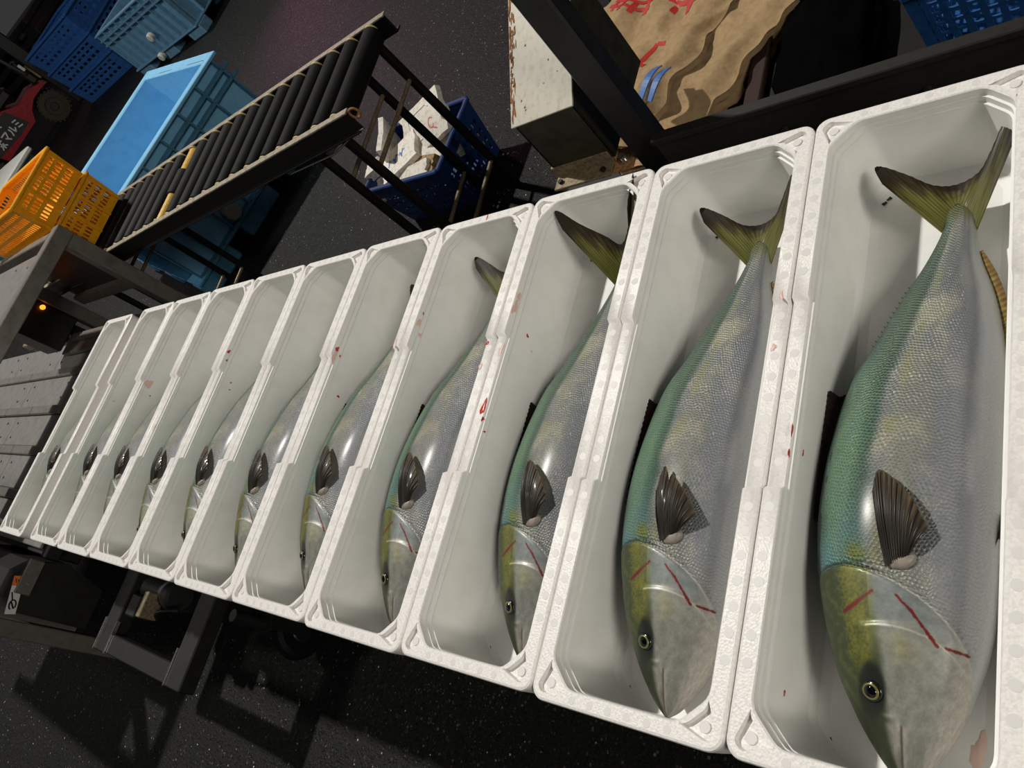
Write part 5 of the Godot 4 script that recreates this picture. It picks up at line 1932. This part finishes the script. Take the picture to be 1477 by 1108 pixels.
func forklift() -> void:
	var t := thing("forklift", "red forklift with a black side panel and white lettering at the left", "forklift", Vector3(-13.9, 0, -5.95))
	# x axis along the side towards the front, z axis towards the viewer
	t.basis = Basis(Vector3(0.43, 0, -0.903), Vector3.UP, Vector3(0.903, 0, 0.43))
	for x: float in [-0.03, -1.55]:
		for z: float in [0.0, -0.95]:
			var st := new_st()
			lathe(st, Transform3D(Basis(Vector3(1, 0, 0), Vector3(0, 0, 1), Vector3(0, -1, 0)), Vector3(x, 0.24, z - 0.16)), [Vector2(0, 0), Vector2(0.14, 0.0), Vector2(0.24, 0.02), Vector2(0.255, 0.06), Vector2(0.255, 0.14), Vector2(0.24, 0.18), Vector2(0.15, 0.19), Vector2(0.14, 0.17), Vector2(0.0, 0.17)], 26)
			var w := obj("wheel", st, M.tyre, t)
			st = new_st()
			cyl(st, Vector3(x, 0.24, z + 0.0), Vector3(x, 0.24, z + 0.025), 0.07, 14, 0.01)
			obj("hub", st, M.black_paint, w)
			st = new_st()
			for i in 22:
				var a := TAU * i / 22
				bx(st, Transform3D(Basis.from_euler(Vector3(0, 0, a)), Vector3(x, 0.24, z - 0.06) + Vector3(cos(a), sin(a), 0) * 0.255), Vector3(0.018, 0.035, 0.17))
			obj("tread", st, M.tyre, w)
	# red body and fender
	var st := new_st()
	var body := PackedVector2Array([Vector2(0.25, 0.52), Vector2(0.16, 0.60), Vector2(-0.07, 0.68), Vector2(-0.36, 0.66), Vector2(-0.60, 0.80), Vector2(-2.1, 0.95), Vector2(-2.1, 0.32), Vector2(-1.85, 0.32), Vector2(-1.8, 0.5), Vector2(-1.3, 0.5), Vector2(-1.25, 0.32), Vector2(-0.43, 0.34), Vector2(-0.30, 0.47), Vector2(-0.12, 0.54), Vector2(0.10, 0.54)])
	prism(st, at(Vector3(0, 0, 0.03)), body, 1.0)
	obj("body", st, M.red_paint, t)
	st = new_st()
	prism(st, at(Vector3(0, 0, 0.036)), PackedVector2Array([Vector2(-0.50, 0.41), Vector2(-0.58, 0.77), Vector2(-1.75, 0.88), Vector2(-1.75, 0.48), Vector2(-0.78, 0.40)]), 0.01)
	var panel := obj("side_panel", st, M.black_paint, t)
	# lettering, three strokes-built signs, reading along the side
	st = new_st()
	var zz := 0.038
	var strokes := [
		# ma
		[Vector2(-0.98, 0.60), Vector2(-0.86, 0.60)], [Vector2(-0.86, 0.60), Vector2(-0.93, 0.51)], [Vector2(-0.955, 0.545), Vector2(-0.90, 0.47)],
		# ru
		[Vector2(-0.80, 0.59), Vector2(-0.80, 0.53)], [Vector2(-0.80, 0.53), Vector2(-0.835, 0.47)], [Vector2(-0.755, 0.60), Vector2(-0.755, 0.48)], [Vector2(-0.755, 0.48), Vector2(-0.70, 0.53)],
		# mi
		[Vector2(-0.665, 0.60), Vector2(-0.59, 0.58)], [Vector2(-0.665, 0.545), Vector2(-0.60, 0.525)], [Vector2(-0.67, 0.49), Vector2(-0.585, 0.465)],
		# first sign
		[Vector2(-1.14, 0.58), Vector2(-1.02, 0.58)], [Vector2(-1.08, 0.62), Vector2(-1.08, 0.46)], [Vector2(-1.12, 0.53), Vector2(-1.04, 0.53)], [Vector2(-1.08, 0.53), Vector2(-1.14, 0.47)], [Vector2(-1.08, 0.53), Vector2(-1.02, 0.47)],
		[Vector2(-1.0, 0.70), Vector2(-0.92, 0.70)], [Vector2(-0.96, 0.73), Vector2(-0.96, 0.66)], [Vector2(-0.88, 0.72), Vector2(-0.82, 0.68)]]
	for s in strokes:
		beam(st, Vector3(s[0].x, s[0].y, zz), Vector3(s[1].x, s[1].y, zz), 0.022, 0.022)
	obj("lettering", st, M.white_print, panel)
	# seat, cowl, mast, forks
	st = new_st()
	bb(st, Vector3(-0.75, 0.78, -0.75), Vector3(-0.25, 0.98, -0.15), 0.05)
	bb(st, Vector3(-0.85, 0.90, -0.75), Vector3(-0.70, 1.35, -0.15), 0.05)
	obj("seat", st, M.black_paint, t)
	st = new_st()
	bb(st, Vector3(0.08, 0.62, -0.85), Vector3(0.22, 1.05, -0.08), 0.03)
	obj("dash", st, M.black_paint, t)
	st = new_st()
	bx(st, at(Vector3(0.20, 0.91, -0.02)), Vector3(0.05, 0.12, 0.02), 0.005)
	obj("small_plate", st, M.white_print, t)
	for z: float in [-0.12, -0.80]:
		st = new_st()
		bb(st, Vector3(0.30, 0.05, z - 0.04), Vector3(0.40, 2.0, z + 0.04), 0.01)
		obj("mast_rail", st, M.black_paint, t)
		st = new_st()
		bb(st, Vector3(0.40, 0.04, z - 0.06), Vector3(1.4, 0.08, z + 0.06), 0.01)
		obj("fork", st, M.black_paint, t)
	for x: float in [0.15, -1.2]:
		for z: float in [-0.05, -0.90]:
			st = new_st()
			beam(st, Vector3(x, 0.8, z), Vector3(x - 0.15, 2.0, z), 0.06, 0.06, 0.01)
			obj("guard_post", st, M.black_paint, t)
	st = new_st()
	bb(st, Vector3(-1.5, 1.98, -1.0), Vector3(0.15, 2.06, 0.03), 0.02)
	obj("guard_roof", st, M.black_paint, t)


func _ready() -> void:
	# camera
	var cam := Camera3D.new()
	cam.name = "camera"
	cam.transform = Transform3D(Basis(Vector3(0.74117793, -0.61909524, -0.25956957), Vector3(0.04609217, 0.43268087, -0.90036813), Vector3(0.66972441, 0.65536887, 0.34922895)).orthonormalized(), Vector3(0.38266, 0.83413 + RIM, 0.85703))
	cam.fov = 55.01
	cam.near = 0.02
	cam.far = 200.0
	add_child(cam)
	cam.current = true
	# night air round the quay
	var we := WorldEnvironment.new()
	we.name = "environment"
	var env := Environment.new()
	env.background_mode = Environment.BG_COLOR
	env.background_color = Color(0.215, 0.215, 0.215)
	env.background_energy_multiplier = 0.9
	env.ambient_light_source = Environment.AMBIENT_SOURCE_DISABLED
	env.tonemap_mode = Environment.TONE_MAPPER_LINEAR
	env.tonemap_exposure = 1.0
	env.sdfgi_enabled = true
	env.ssao_enabled = true
	env.ssil_enabled = true
	we.environment = env
	add_child(we)
	build_materials()
	floodlight()
	area_lamp("work_lamp", "square work lamp on a pole to the right of the packing line", Vector3(4.2, 3.9, 2.0), Vector3(-1.6, 0.5, 0.0), 1.4, 10.0, Color(1.0, 0.98, 0.93))
	area_lamp("yard_lamp", "square yard lamp on a pole above the parked tanks", Vector3(-6.2, 5.6, 1.2), Vector3(-10.5, 0.3, -4.5), 1.0, 20.0, Color(1.0, 0.98, 0.95))
	area_lamp("sign_lamp", "pink lit sign lamp on a pole far behind the yard", Vector3(-17.6, 4.0, -14.2), Vector3(-5.0, 0.0, -3.6), 1.5, 8.0, Color(1.0, 0.6, 0.8))
	build_floor()
	build_boxes()
	build_fish()
	build_background()

# the yard's floodlight, high up behind the line on the left
func floodlight() -> void:
	var aim := Vector3(-1.0, RIM, 0.4)
	var from := aim + Vector3(-0.61, 1.0, -0.32) * 20.0
	var s := SpotLight3D.new()
	s.name = "floodlight_beam"
	add_child(s)
	s.look_at_from_position(from, aim)
	s.light_color = Color(1.0, 0.985, 0.955)
	s.light_energy = 570.0
	s.light_size = 0.42
	s.spot_range = 60.0
	s.spot_attenuation = 2.0
	s.spot_angle = 30.0
	s.spot_angle_attenuation = 1.0
	s.shadow_enabled = true
	var t := thing("floodlight", "large floodlight high above the yard on a mast", "lamp", from)
	t.basis = s.basis
	var st := new_st()
	bx(st, at(Vector3(0, 0, 0.16)), Vector3(0.9, 0.9, 0.16), 0.03)
	obj("housing", st, M.dark_steel, t)
	st = new_st()
	bx(st, at(Vector3(0, 0, 0.07)), Vector3(0.8, 0.8, 0.012))
	var glow := mat(Color(0.9, 0.88, 0.82), 0.4)
	glow.emission_enabled = true
	glow.emission = Color(1.0, 0.985, 0.955)
	glow.emission_energy_multiplier = 4.0
	obj("lamp_glass", st, glow, t)
	st = new_st()
	beam(st, Vector3(0, 0, 0.24), t.to_local(Vector3(from.x - 0.35, 0, from.z - 0.2)), 0.22, 0.22, 0.02)
	obj("mast", st, M.dark_steel, t)

# a square lamp head on a pole: the glowing face and, just before it, its light
func area_lamp(called: String, label: String, from: Vector3, aim: Vector3, size: float, energy: float, c: Color) -> void:
	var l := AreaLight3D.new()
	l.name = called + "_beam"
	add_child(l)
	l.look_at_from_position(from, aim)
	l.area_size = Vector2(size, size)
	l.light_color = c
	l.light_energy = energy
	l.area_range = 60.0
	l.area_attenuation = 2.0
	l.shadow_enabled = true
	var t := thing(called, label, "lamp", from)
	t.basis = l.basis
	var st := new_st()
	bx(st, at(Vector3(0, 0, 0.09)), Vector3(size + 0.1, size + 0.1, 0.1), 0.02)
	obj("housing", st, M.dark_steel, t)
	st = new_st()
	bx(st, at(Vector3(0, 0, 0.03)), Vector3(size, size, 0.012))
	var glow := mat(Color(0.9, 0.88, 0.85), 0.4)
	glow.emission_enabled = true
	glow.emission = c
	glow.emission_energy_multiplier = 1.5
	obj("lamp_glass", st, glow, t)
	st = new_st()
	var back := l.global_position + l.basis.z * 0.2
	beam(st, t.to_local(back), t.to_local(Vector3(back.x, 0, back.z)), 0.1, 0.1, 0.01)
	obj("pole", st, M.dark_steel, t)
